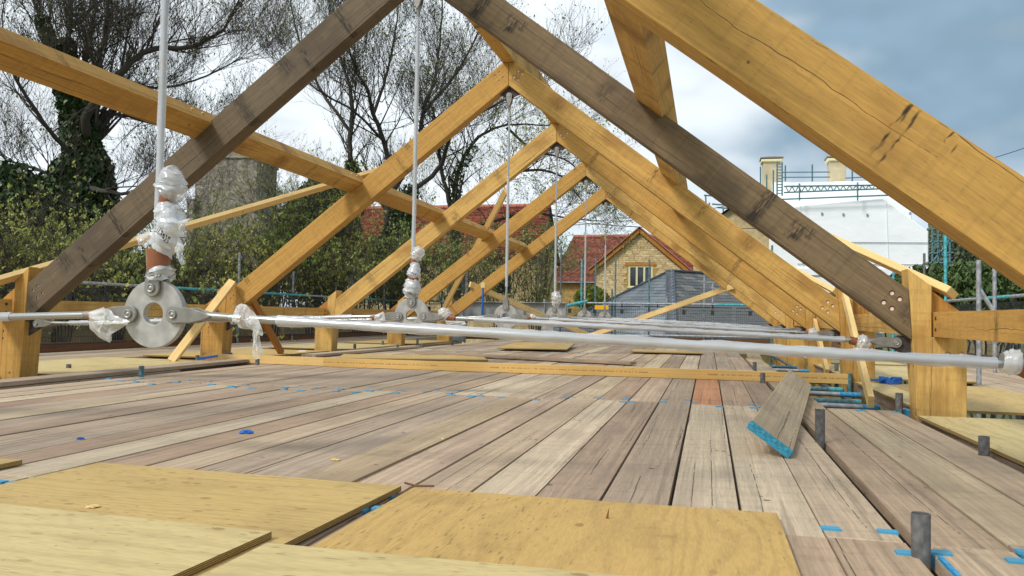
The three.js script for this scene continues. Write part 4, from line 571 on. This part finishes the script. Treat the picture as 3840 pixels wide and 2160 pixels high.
{ // building shrouded in white sheeting
  const z = -52, g = thing('shrouded_building', 'large building wrapped in white plastic sheeting below two chimneys', 'building', [0, GY, z]); const wrinkle = tex(512, 512, 6, 6, (u, v, o) => { const n = fbm(u * 6, v * 9, 861, 5, 6, 9), l = 0; o[0] = 244 + 14 * (n - .5); o[1] = 247 + 12 * (n - .5); o[2] = 248 + 12 * (n - .5); });
  const sheetM = stdMat({ map: wrinkle, bumpMap: wrinkle, bumpScale: 0.25, roughness: 0.6 }), Q = (px, py, zz = z) => { const p = onZ(px, py, zz); return [p.x, p.y - GY]; };
  part(g, 'front_sheet', uvAlong(prism([Q(2790, 1100), Q(3482, 1100), Q(3482, 868), Q(3312, 744), Q(2985, 772), Q(2860, 872), Q(2790, 935)], 0, -9, 0.05), V(1, 0, 0)), sheetM);
  part(g, 'hem', uvAlong(prism([Q(2880, 1032), Q(3484, 1034), Q(3484, 1008), Q(2880, 1006)], 0.02, 0.12, 0.01), V(1, 0, 0)), sheetM);
  for (const [a, b] of [[3322, 744], [3000, 772]]) part(g, 'seam', timber(V(...Q(a, b), 0.03), V(...Q(a + 10, 1020), 0.03), 0.05, 0.03, V(0, 0, 1)), sheetM);
  for (const px of [3070, 3150, 3240, 3400]) for (const py of [800]) part(g, 'tie_clip', cbox(0.1, 0.16, 0.08, 0.02).translate(...Q(px + (py % 7) * 6, py + (px % 11)), 0.05), galv);
  for (const py of [908, 990]) part(g, 'rope', rod(V(...Q(2990, py), 0.06), V(...Q(3480, py + 3), 0.06), 0.018, 6), stdMat({ color: 0x707880 }));
  part(g, 'roof_sheet', uvAlong(prism([Q(2900, 1000, z - 10), Q(3420, 1000, z - 10), Q(3420, 676, z - 10), Q(2900, 684, z - 10)], -10, -22, 0.05), V(1, 0, 0)), sheetM);
  const tube = (a, b, n = 'scaffold_rail', r = 0.045) => part(g, n, rod(V(...Q(a[0], a[1], z + a[2]), a[2]), V(...Q(b[0], b[1], z + b[2]), b[2]), r, 6), tealOld);
  for (const [x0, y0, x1, y1] of [[2920, 748, 3330, 732], [2940, 722, 3300, 708], [2940, 699, 3300, 694]]) tube([x0, y0, 0.5], [x1, y1, 0.5]);
  for (const [x0, y0, x1, y1] of [[2935, 646, 3112, 645], [2935, 665, 3112, 664], [3170, 668, 3240, 664]]) tube([x0, y0, -9.5], [x1, y1, -9.5]);
  for (const [x, y0, y1] of [[2852, 625, 690], [2875, 655, 720], [2900, 638, 730], [2914, 608, 735], [2933, 608, 735], [2945, 620, 680], [3046, 617, 680], [2998, 688, 752], [3216, 684, 752], [3196, 640, 680]]) tube([x, y0, 0.6], [x, y1, 0.6], 'scaffold_post');
  for (let i = 0; i < 11; i++) tube([2914, 615 + i * 11, 0.6], [2933, 615 + i * 11, 0.6], 'ladder_rung', 0.03);
  for (let i = 0; i < 14; i++) { const x = 2946 + i * 24; tube([x, 699 - i * .35, 0.5], [x + 12, 722 - i * .9, 0.5], 'lattice_bar', 0.03); tube([x + 12, 722 - i * .9, 0.5], [x + 24, 699 - i * .35, 0.5], 'lattice_bar', 0.03); }
  for (const [x0, x1, y0] of [[2860, 2924, 596], [3106, 3168, 592]]) { const zc = -12, a = Q(x0, y0, z + zc), b = Q(x1, 700, z + zc), w = b[0] - a[0]; const ch = part(g, 'chimney', uvAlong(cbox(w, a[1] - b[1] + 2, 1.2, 0.03).translate((a[0] + b[0]) / 2, (a[1] + b[1]) / 2 - 1, zc), V(1, 0, 0)), stdMat({ map: speckT(871, [186, 172, 140], 0.14, 2, 16), roughness: 0.9 })); part(ch, 'cornice', cbox(w + 0.28, 0.22, 1.5, 0.05).translate((a[0] + b[0]) / 2, a[1] - 0.25, zc), creamPaint); part(ch, 'cap', cbox(w + 0.4, 0.1, 1.6, 0.03).translate((a[0] + b[0]) / 2, a[1] - 0.04, zc), greyStone); for (const f of [0.3, 0.65]) part(ch, 'pot', cbox(0.4, 0.14, 0.4, 0.03).translate(mix(a[0], b[0], f), a[1] + 0.08, zc), greyStone); }
  for (const [px, py] of [[2646, 732], [2660, 760], [2712, 780]]) tube([px, py, -2], [px + 3, py + 70, -2], 'scaffold_post', 0.05);
  for (const [px, py] of [[2640, 732], [2670, 765], [2690, 778]]) tube([px, py, -2], [px + 50, py + 4, -2], 'scaffold_rail', 0.05);
}
{ // brown roofed cottage between rafters
  const z = -44, g = thing('brown_cottage', 'stone cottage with dark brown stone tiled roof beside white sheeting', 'house', [0, GY, z]), Q = (px, py) => { const p = onZ(px, py, z); return [p.x, p.y - GY]; };
  part(g, 'wall', uvAlong(prism([Q(2600, 1100), Q(2884, 1100), Q(2884, 880), Q(2740, 785), Q(2600, 880)], 0, -6, 0), V(1, 0, 0)), stoneMats[3]);
  const a = Q(2890, 884), r = Q(2738, 780), l = Q(2590, 884);
  part(g, 'roof', tiled(V(a[0], a[1], 0.3), V(a[0], a[1], -6), V(r[0], r[1], -6), V(r[0], r[1], 0.3), 0.16), oldTile); part(g, 'roof', tiled(V(l[0], l[1], -6), V(l[0], l[1], 0.3), V(r[0], r[1], 0.3), V(r[0], r[1], -6), 0.16), oldTile);
}
{ const z = -31.5; const f = onZ(2760, 1100, -38); const g = thing('far_scaffold', 'green scaffold tower beside the white sheeted building', 'scaffold', [0, GY, -46]); const tb = (a, b, r = 0.05) => { const p = onZ(a[0], a[1], -46), q = onZ(b[0], b[1], -46 + (b[2] || 0)); part(g, 'scaffold_tube', rod(V(p.x, p.y - GY, 0), V(q.x, q.y - GY, b[2] || 0), r, 6), tealOld); };
  for (const x of [3496, 3518, 3540, 3562]) tb([x, 820], [x, 1100]); for (const y of [905, 948, 985, 1020]) tb([3486, y + 2], [3575, y]); tb([3490, 990], [3560, 905]); tb([3496, 905], [3560, 990]); tb([3518, 830], [3562, 905]); }
for (const [x0, x1, y0, y1, zz, m, l] of [[3560, 3665, 962, 1000, -95, redTile, 'distant house with red roof among trees behind teal standard'], [3640, 3720, 985, 1060, -70, oldTile, 'distant pale house half hidden behind the hedge']]) {
  const a = onZ(x0, y1, zz), b = onZ(x1, y0, zz), g = thing('distant_house', l, 'house', [(a.x + b.x) / 2, GY, zz]), w = (b.x - a.x) / 2, e = a.y - GY, rg = b.y - GY;
  part(g, 'wall', uvAlong(new THREE.BoxGeometry(2 * w - 0.5, e, 6).translate(0, e / 2, 0), V(1, 0, 0)), stoneMats[2]); part(g, 'roof', tiled(V(-w, e, 3.2), V(w, e, 3.2), V(w, rg, 0), V(-w, rg, 0), 0.2), m); part(g, 'roof', tiled(V(w, e, -3.2), V(-w, e, -3.2), V(-w, rg, 0), V(w, rg, 0), 0.2), m); part(g, 'gable', prism([[-3, e], [3, e], [0, rg - 0.05]], -w + 0.3, w - 0.3, 0).rotateY(Math.PI / 2), stoneMats[2]);
}
solo('garden_wall', uvAlong(cbox(0.4, 5.5, 40, 0.03), V(0, 0, 1)), stoneMats[3], 'pale stone garden wall seen through the tree side mesh', 'wall').position.set(-11.6, GY + 2.75, -14);
for (const [a, b, l] of [[[2100, 828], [2470, 855], 'overhead wire crossing behind the stone gable'], [[2130, 845], [2460, 815], 'thin upper overhead wire above the red roof'], [[3600, 628], [3900, 535], 'overhead wire in front of dark cloud']]) { const p = onZ(...a, -34), q = onZ(...b, -34), d = q.clone().sub(p); const pts = []; for (let i = 0; i <= 16; i++) { const t = -1.2 + 3.4 * i / 16; const c = p.clone().addScaledVector(d, t); c.y += 0.5 * ((t - 0.5) ** 2 - 0.25) * .3; pts.push(c); } solo('overhead_wire', tubeGeo(pts, 0.014, 5), stdMat({ color: 0x30363c }), l, 'wire'); }

class Mesher { constructor() { this.p = []; this.n = []; this.i = []; }
  tube(pts, rad, sides) { const g = tubeGeo(pts, rad, sides), b = this.p.length / 3, a = g.attributes.position.array, m = g.attributes.normal.array; for (let k = 0; k < a.length; k++) { this.p.push(a[k]); this.n.push(m[k]); } for (const x of g.index.array) this.i.push(b + x); }
  leaf(c, s, r) { const b = this.p.length / 3, a = r() * 6.283, t = (r() - 0.5) * 2.4, ux = Math.cos(a), uz = Math.sin(a), vy = Math.cos(t), vx = -uz * Math.sin(t), vz = ux * Math.sin(t), nx = -uz * vy, ny = Math.sin(t) * -1 || 0.1, nz = ux * vy; for (const [e, f] of [[-0.5, 0], [0, -0.75], [0.5, 0], [0, 0.75]]) { this.p.push(c.x + s * (ux * e + vx * f), c.y + s * vy * f, c.z + s * (uz * e + vz * f)); this.n.push(nx, ny, nz); } this.i.push(b, b + 1, b + 2, b, b + 2, b + 3); }
  geo() { const g = new THREE.BufferGeometry(); g.setAttribute('position', new THREE.Float32BufferAttribute(this.p, 3)); g.setAttribute('normal', new THREE.Float32BufferAttribute(this.n, 3)); g.setIndex(this.i); return g; } }
const bark = stdMat({ color: new THREE.Color().setRGB(0.052, 0.045, 0.036), roughness: 0.95 }), barkMoss = stdMat({ color: new THREE.Color().setRGB(0.11, 0.1, 0.055), roughness: 0.95 });
const leafM = (r, g, b) => new THREE.MeshPhysicalMaterial({ color: new THREE.Color().setRGB(r, g, b), roughness: 0.8, transmission: 0.3, thickness: 0, side: THREE.DoubleSide });
const budLeaf = leafM(0.16, 0.18, 0.05), springLeaf = leafM(0.36, 0.4, 0.065), ivyLeaf = stdMat({ color: new THREE.Color().setRGB(0.038, 0.07, 0.02), roughness: 0.45, side: THREE.DoubleSide }), hedgeLeaf = stdMat({ color: new THREE.Color().setRGB(0.07, 0.115, 0.03), roughness: 0.8, side: THREE.DoubleSide });
function tree(name, label, dist, az0, opt) {
  // limbs are traced where they show and grown on from there; the tree stands on an upright plane dist metres off
  const r = mul32(opt.seed), hd = ray(az0, 1190), nrm = V(hd.x, 0, hd.z).normalize();
  const at = (px, py, off = 0) => { const d = ray(px, py); return EYE.clone().addScaledVector(d, (dist + off) / (d.x * nrm.x + d.z * nrm.z)); };
  const base = at(opt.foot[0], opt.foot[1]); base.y = GY;
  const g = thing(name, label, 'tree', [base.x, GY, base.z], opt.group), wood = new Mesher(), lf = new Mesher(), iv = new Mesher(), O = base;
  const L = (p) => p.clone().sub(O);
  const twig = (p, d, len, rad, lvl) => {
    const n = lvl > 2 ? 3 : 4, pts = [p.clone()], rads = [rad], dd = d.clone(), q = p.clone();
    for (let i = 1; i <= n; i++) { dd.x += (r() - 0.5) * 0.42; dd.y += (r() - 0.5) * 0.36 + opt.lift * 0.14; dd.z += (r() - 0.5) * 0.42; dd.normalize(); q.addScaledVector(dd, len / n); pts.push(q.clone()); rads.push(rad * (1 - 0.7 * i / n)); }
    wood.tube(pts.map(L), rads, lvl < 2 ? 5 : 3);
    if (lvl >= opt.depth) { const cl = opt.clump ? noise(p.x * 2.1 + p.z * 1.3, p.y * 2.1 - p.z * 0.7, opt.seed) : 0.6; if (cl > 0.42 && r() < opt.leaf * (opt.clump ? 2.2 * cl : 1)) for (let i = 0; i < opt.leafN; i++) { const c = pts[n].clone().add(V((r() - 0.5) * opt.leafS * 2.4, (r() - 0.3) * opt.leafS * 2.2, (r() - 0.5) * opt.leafS * 2.4)); lf.leaf(L(c), opt.leafS * (0.5 + 1.1 * r() * r()) * (opt.clump ? 1.2 : 1), r); } return; }
    const kids = lvl === 0 ? opt.k0 : lvl === 1 ? opt.k1 : opt.k2;
    for (let i = 0; i < kids; i++) { const f = 0.25 + 0.75 * (i + r()) / kids, at_ = Math.min(n - 1, Math.floor(f * n)), bp = pts[at_].clone().lerp(pts[at_ + 1], f * n - at_); const nd = dd.clone().add(V((r() - 0.5) * 1.9, (r() - 0.35) * 1.2, (r() - 0.5) * 1.9)).normalize(); twig(bp, nd, len * (0.5 + 0.3 * r()), Math.max(rads[at_] * 0.55, opt.thin), lvl + 1); }
  };
  for (const limb of opt.limbs) {
    const [r00, r11, bare, sprout, ...ps] = limb, r0 = r00 * 0.6, r1 = r11 * 0.6, c = new THREE.CatmullRomCurve3(ps.map(([x, y, o = 0]) => at(x, y, o))); const n = ps.length * 5, pts = [], rads = [];
    for (let i = 0; i <= n; i++) { const q = c.getPoint(i / n); if (i && i < n) q.add(V((r() - 0.5) * r0 * 0.5, (r() - 0.5) * r0 * 0.5, (r() - 0.5) * r0 * 0.5)); pts.push(q); rads.push(mix(r0, r1, i / n)); }
    wood.tube(pts.map(L), rads, 9);
    const len = c.getLength(), count = Math.round(len * sprout);
    for (let i = 0; i < count; i++) { const f = bare + (1 - bare) * (i + r()) / count, p = c.getPoint(f), t = c.getTangent(f); const nd = t.clone().multiplyScalar(0.7).add(V((r() - 0.5) * 2.2, (r() - 0.25) * 1.3, (r() - 0.5) * 2.2)).normalize(); twig(p, nd, opt.len * (0.5 + 0.8 * r()) * (1.15 - 0.45 * f), Math.max(mix(r0, r1, f) * 0.38, opt.thin * 1.6), 0); }
    if (opt.endTwigs !== 0) for (let i = 0; i < 3; i++) twig(pts[n], c.getTangent(1).add(V((r() - 0.5), (r() - 0.3), (r() - 0.5))).normalize(), opt.len, r1 * 0.7, 0);
  }
  for (const [x, y, rad, rv, num, o = 0] of opt.ivy || []) for (let i = 0; i < num; i++) { const a = r() * 6.283, e = Math.acos(2 * r() - 1), q = 0.45 + 0.55 * Math.cbrt(r()) * (0.75 + 0.5 * noise(a * 2, e * 3, opt.seed)), c = at(x, y, o); c.add(V(rad * q * Math.sin(e) * Math.cos(a), rv * q * Math.cos(e), rad * q * Math.sin(e) * Math.sin(a))); iv.leaf(L(c), (opt.ivyS || 0.085) * (0.6 + 0.8 * r()), r); }
  part(g, 'trunk', wood.geo(), opt.bark || bark);
  if (lf.p.length) part(g, 'crown', lf.geo(), opt.leafMat || budLeaf);
  if (iv.p.length) part(g, 'ivy', iv.geo(), opt.ivyMat || ivyLeaf);
  return g;
}
const ivyRun = (pts, n) => { const o = []; for (let i = 0; i < pts.length - 1; i++) { const [x0, y0, a0] = pts[i], [x1, y1, a1] = pts[i + 1]; for (let j = 0; j < 6; j++) { const t = j / 6; const rd = mix(a0, a1, t); o.push([mix(x0, x1, t), mix(y0, y1, t), rd, rd, Math.round(n * rd / 0.4)]); } } return o; };
tree('ivy_tree', 'bare ash tree with ivy thick round its trunk', 19, 330, { seed: 11, foot: [300, 1700], lift: 0.55, depth: 3, k0: 5, k1: 4, k2: 4, len: 1.35, thin: 0.0036, leaf: 0.3, leafN: 2, leafS: 0.04, limbs: [
  [0.34, 0.22, 1, 0, [300, 2000], [300, 1100], [305, 800], [330, 600]], [0.15, 0.05, 0.2, 4, [318, 640], [265, 430], [200, 190, 0.5], [150, 75, 0.6], [120, -90, 0.8]], [0.14, 0.05, 0.2, 4, [325, 600], [262, 330], [250, 194], [262, 108], [262, -110]], [0.08, 0.03, 0.15, 5, [262, 104], [322, 50, -0.5], [400, -20, -1]], [0.13, 0.05, 0.2, 4, [330, 590], [308, 300], [330, 160], [350, 90, 1], [372, -80, 1.4]], [0.13, 0.05, 0.2, 4, [332, 600], [350, 340], [372, 220, -0.8], [396, 110, -1], [415, -90, -1.2]], [0.17, 0.05, 0.25, 6, [320, 560], [330, 425, -0.5], [447, 283, -0.8], [559, 188, -1], [708, 178, -1.3], [840, 110, -1.5]], [0.11, 0.03, 0.2, 6, [320, 540], [350, 440, 1], [466, 432, 1.4], [600, 470, 1.8], [760, 455, 2]], [0.10, 0.03, 0.1, 6, [300, 690], [380, 716, -1], [480, 725, -1.4], [600, 690, -1.7]], [0.09, 0.03, 0.2, 5, [300, 620], [180, 480, -1], [80, 330, -1.5], [10, 200, -2]], [0.09, 0.03, 0.2, 6, [300, 760], [150, 640, 1], [20, 600, 1.5]], [0.06, 0.02, 0.1, 6, [466, 300], [600, 330, 0.6], [760, 290, 1], [900, 220, 1.2]]],
  ivy: [...ivyRun([[300, 1150, 1.0], [290, 900, 1.0], [300, 740, 0.75], [325, 600, 0.42], [270, 430, 0.24], [200, 190, 0.14], [150, 60, 0.12]], 900), ...ivyRun([[325, 600, 0.3], [255, 300, 0.18], [255, 150, 0.16]], 700), ...ivyRun([[330, 590, 0.3], [320, 400, 0.2], [395, 310, 0.12]], 600), ...ivyRun([[200, 980, 1.3], [60, 900, 1.3], [10, 760, .9]], 700)] });
tree('bare_tree', 'tall bare tree with many upright stems and opening buds', 27, 1400, { seed: 21, foot: [1480, 1900], lift: 0.8, depth: 3, k0: 5, k1: 4, k2: 3, len: 1.7, thin: 0.0046, leaf: 0.5, leafN: 2, leafS: 0.05, limbs: [
  [0.3, 0.2, 1, 0, [1480, 1500], [1470, 1000], [1450, 760]], [0.17, 0.05, 0.15, 3.4, [1450, 780], [1318, 612], [1320, 447], [1308, 308, 0.6], [1288, 250, 0.8], [1240, 60, 1]], [0.16, 0.04, 0.2, 3.4, [1455, 700], [1449, 561], [1399, 422, -0.5], [1374, 333, -1], [1330, 248, -1.4], [1285, 120, -1.8]], [0.15, 0.04, 0.2, 3.4, [1460, 740], [1560, 560], [1593, 397, 0.6], [1628, 298, 1], [1650, 150, 1.2], [1662, -30, 1.2]], [0.15, 0.03, 0.25, 4, [1470, 760], [1640, 640], [1690, 510, -1], [1777, 437, -1.6], [1901, 373, -2], [2010, 330, -2.4]], [0.1, 0.03, 0.1, 3.6, [1318, 500], [1200, 330, 0.8], [1130, 180, 1.3], [1090, 20, 1.8]], [0.1, 0.03, 0.1, 3.6, [1399, 430], [1450, 280, 1.2], [1480, 130, 1.6], [1500, -30, 2]], [0.08, 0.02, 0.1, 4, [1449, 540], [1330, 420, -1.5], [1180, 330, -2.2], [1080, 230, -2.6]], [0.1, 0.03, 0.1, 3.6, [1593, 420], [1720, 260, 1], [1790, 130, 1.5], [1830, 20, 2]]],
  ivy: [...ivyRun([[1460, 1040, 0.8], [1490, 900, 0.6], [1540, 700, 0.3]], 350), ...ivyRun([[1230, 760, 1.0], [1200, 880, 1.4], [1180, 1000, 1.3]], 700), ...ivyRun([[1320, 760, .5], [1318, 600, .2]], 300)] });
tree('bare_tree', 'spreading bare tree whose drooping twigs reach over the red roof', 31, 1750, { seed: 31, foot: [1720, 1700], lift: 0.15, depth: 3, k0: 4, k1: 4, k2: 3, len: 1.8, thin: 0.0048, leaf: 0.65, leafN: 3, leafS: 0.06, leafMat: springLeaf, limbs: [
  [0.3, 0.2, 1, 0, [1720, 1500], [1715, 1000], [1700, 820]], [0.16, 0.04, 0.2, 3.6, [1700, 840], [1720, 640], [1790, 520, 0.5], [1900, 470, 1], [2060, 470, 1.4]], [0.16, 0.04, 0.2, 3.6, [1700, 820], [1650, 600], [1640, 470, -1], [1600, 360, -1.4]], [0.15, 0.03, 0.2, 4, [1710, 830], [1820, 700], [1960, 640, -0.8], [2100, 660, -1.4], [2190, 760, -1.8]], [0.12, 0.03, 0.2, 4, [1712, 860], [1850, 830, 1], [1990, 800, 1.4], [2150, 820, 1.8], [2260, 830, 2.2]], [0.1, 0.03, 0.1, 4, [1700, 900], [1600, 800, 1.4], [1500, 760, 2]], [0.1, 0.03, 0.1, 4, [1900, 480, 1], [2000, 560, 0.5], [2120, 600, 0.2], [2230, 690, 0]]],
  ivy: ivyRun([[1710, 900, 0.3], [1700, 800, 0.28], [1720, 640, 0.24], [1790, 540, 0.15]], 110), ivyMat: hedgeLeaf, ivyS: 0.07 });
// undergrowth trees along the boundary
const under = [[40, 15.5, 1000, 61], [230, 16.5, 1040, 62], [430, 17, 1060, 63], [640, 18, 1050, 64], [820, 18.5, 1060, 65], [1010, 20, 940, 66], [1180, 21, 780, 67], [1350, 23, 960, 68], [1520, 24, 980, 69], [1700, 25, 990, 70], [1880, 27, 960, 71], [2010, 28, 930, 72], [640, 24, 720, 73], [1060, 25, 690, 74]];
under.forEach(([px, dist, top, seed], i) => { const r = mul32(seed), sp = 150 * 17 / dist, limbs = []; for (let k = 0; k < 7; k++) { const a = (k / 6 - 0.5) * 2; limbs.push([0.04, 0.01, 0.2, i > 11 ? 1.5 : 3, [px + a * 15, 1350], [px + a * sp * 0.35, 1180, (r() - .5)], [px + a * sp * 0.8, mix(1120, top, 0.55 + .2 * r()), (r() - .5) * 1.6], [px + a * sp * 1.15 + (r() - .5) * 60, top + 70 * Math.abs(a) + 50 * r(), (r() - .5) * 2]]); }
  tree('young_tree', ['young hawthorn tree in fresh yellow green leaf beyond tree side guard rail', 'tangled young tree with pale twigs and sparse leaf beyond tree side guard rail'][i % 2], dist, px, { seed, clump: 1, foot: [px, 1400], lift: 0.3, depth: 3, k0: 3, k1: 3, k2: 3, len: 1.0, thin: 0.0034, leaf: i > 11 ? 0.4 : i % 2 ? 0.36 : 0.5, leafN: i > 11 ? 1 : 5, leafS: 0.028 + 0.009 * (i % 3), leafMat: [springLeaf, leafM(0.42, 0.42, 0.09), leafM(0.26, 0.33, 0.07)][i % 3], bark: i % 2 ? barkMoss : bark, limbs, group: i % 2 ? 'tangled young trees beyond the rail' : 'young hawthorns beyond the rail' }); });
function bush(name, label, list, mat, size, group) { for (const [px, py, z, rx, ry, n] of list) { const p = onZ(px, py, z), r = mul32(Math.round(px * 7 + py)), m = new Mesher(), st = new Mesher(); const g = thing(name, label, 'bush', [p.x, GY, p.z], group), cy = p.y - GY; for (let i = 0; i < n; i++) { const a = r() * 6.283, e = Math.acos(2 * r() - 1), q = (0.55 + 0.45 * Math.sqrt(r())) * (0.7 + 0.55 * fbm(a * 1.4 + px, e * 2, 71, 3)); m.leaf(V(rx * q * Math.sin(e) * Math.cos(a), cy + ry * q * Math.cos(e), rx * q * Math.sin(e) * Math.sin(a)), size * (0.6 + 0.8 * r()), r); } for (let i = 0; i < 9; i++) st.tube([V((r() - .5) * .4, 0, (r() - .5) * .4), V((r() - .5) * rx, cy * 0.7, (r() - .5) * rx), V((r() - .5) * rx * 1.5, cy + ry * 0.5 * r(), (r() - .5) * rx * 1.4)], [0.06, 0.04, 0.012], 5); part(g, 'crown', m.geo(), mat); part(g, 'stems', st.geo(), bark); } }
bush('hedge_bush', 'clipped green hedge bush beyond white building side guard rail', [[3420, 1110, -38, 2.6, 1.0, 5000], [3560, 1095, -38, 2.8, 1.2, 6000], [3700, 1095, -36, 2.6, 1.2, 6000], [3840, 1095, -34, 2.6, 1.2, 6000]], hedgeLeaf, 0.14, 'hedge bushes in a row');
bush('grey_willow', 'rounded grey green tree behind the green scaffold tower', [[3560, 985, -60, 2.4, 2.6, 6000]], leafM(0.12, 0.15, 0.08), 0.2);
bush('distant_tree', 'dark distant tree crown behind the far red roof', [[3535, 935, -110, 2.8, 3.2, 3000], [3660, 985, -120, 5, 2.5, 4000], [3800, 1030, -90, 6, 2.2, 4000]], leafM(0.09, 0.13, 0.05), 0.4, 'distant tree crowns');
bush('green_bush', 'small bright green bush below the stone gable', [[2225, 1125, -34, 0.7, 0.6, 1500]], springLeaf, 0.12);
bush('ivy_bush', 'dense evergreen shrub behind the strapped truss post', [[1460, 1000, -29, 1.3, 1.6, 4000], [1180, 1010, -26, 1.3, 1.7, 4500], [520, 1060, -19, 1.4, 0.8, 3500], [860, 1080, -22, 1.6, 0.8, 3500], [120, 1060, -15, 1.3, 0.9, 3500]], ivyLeaf, 0.085, 'evergreen shrubs under the trees');
renderer.render(scene, camera);
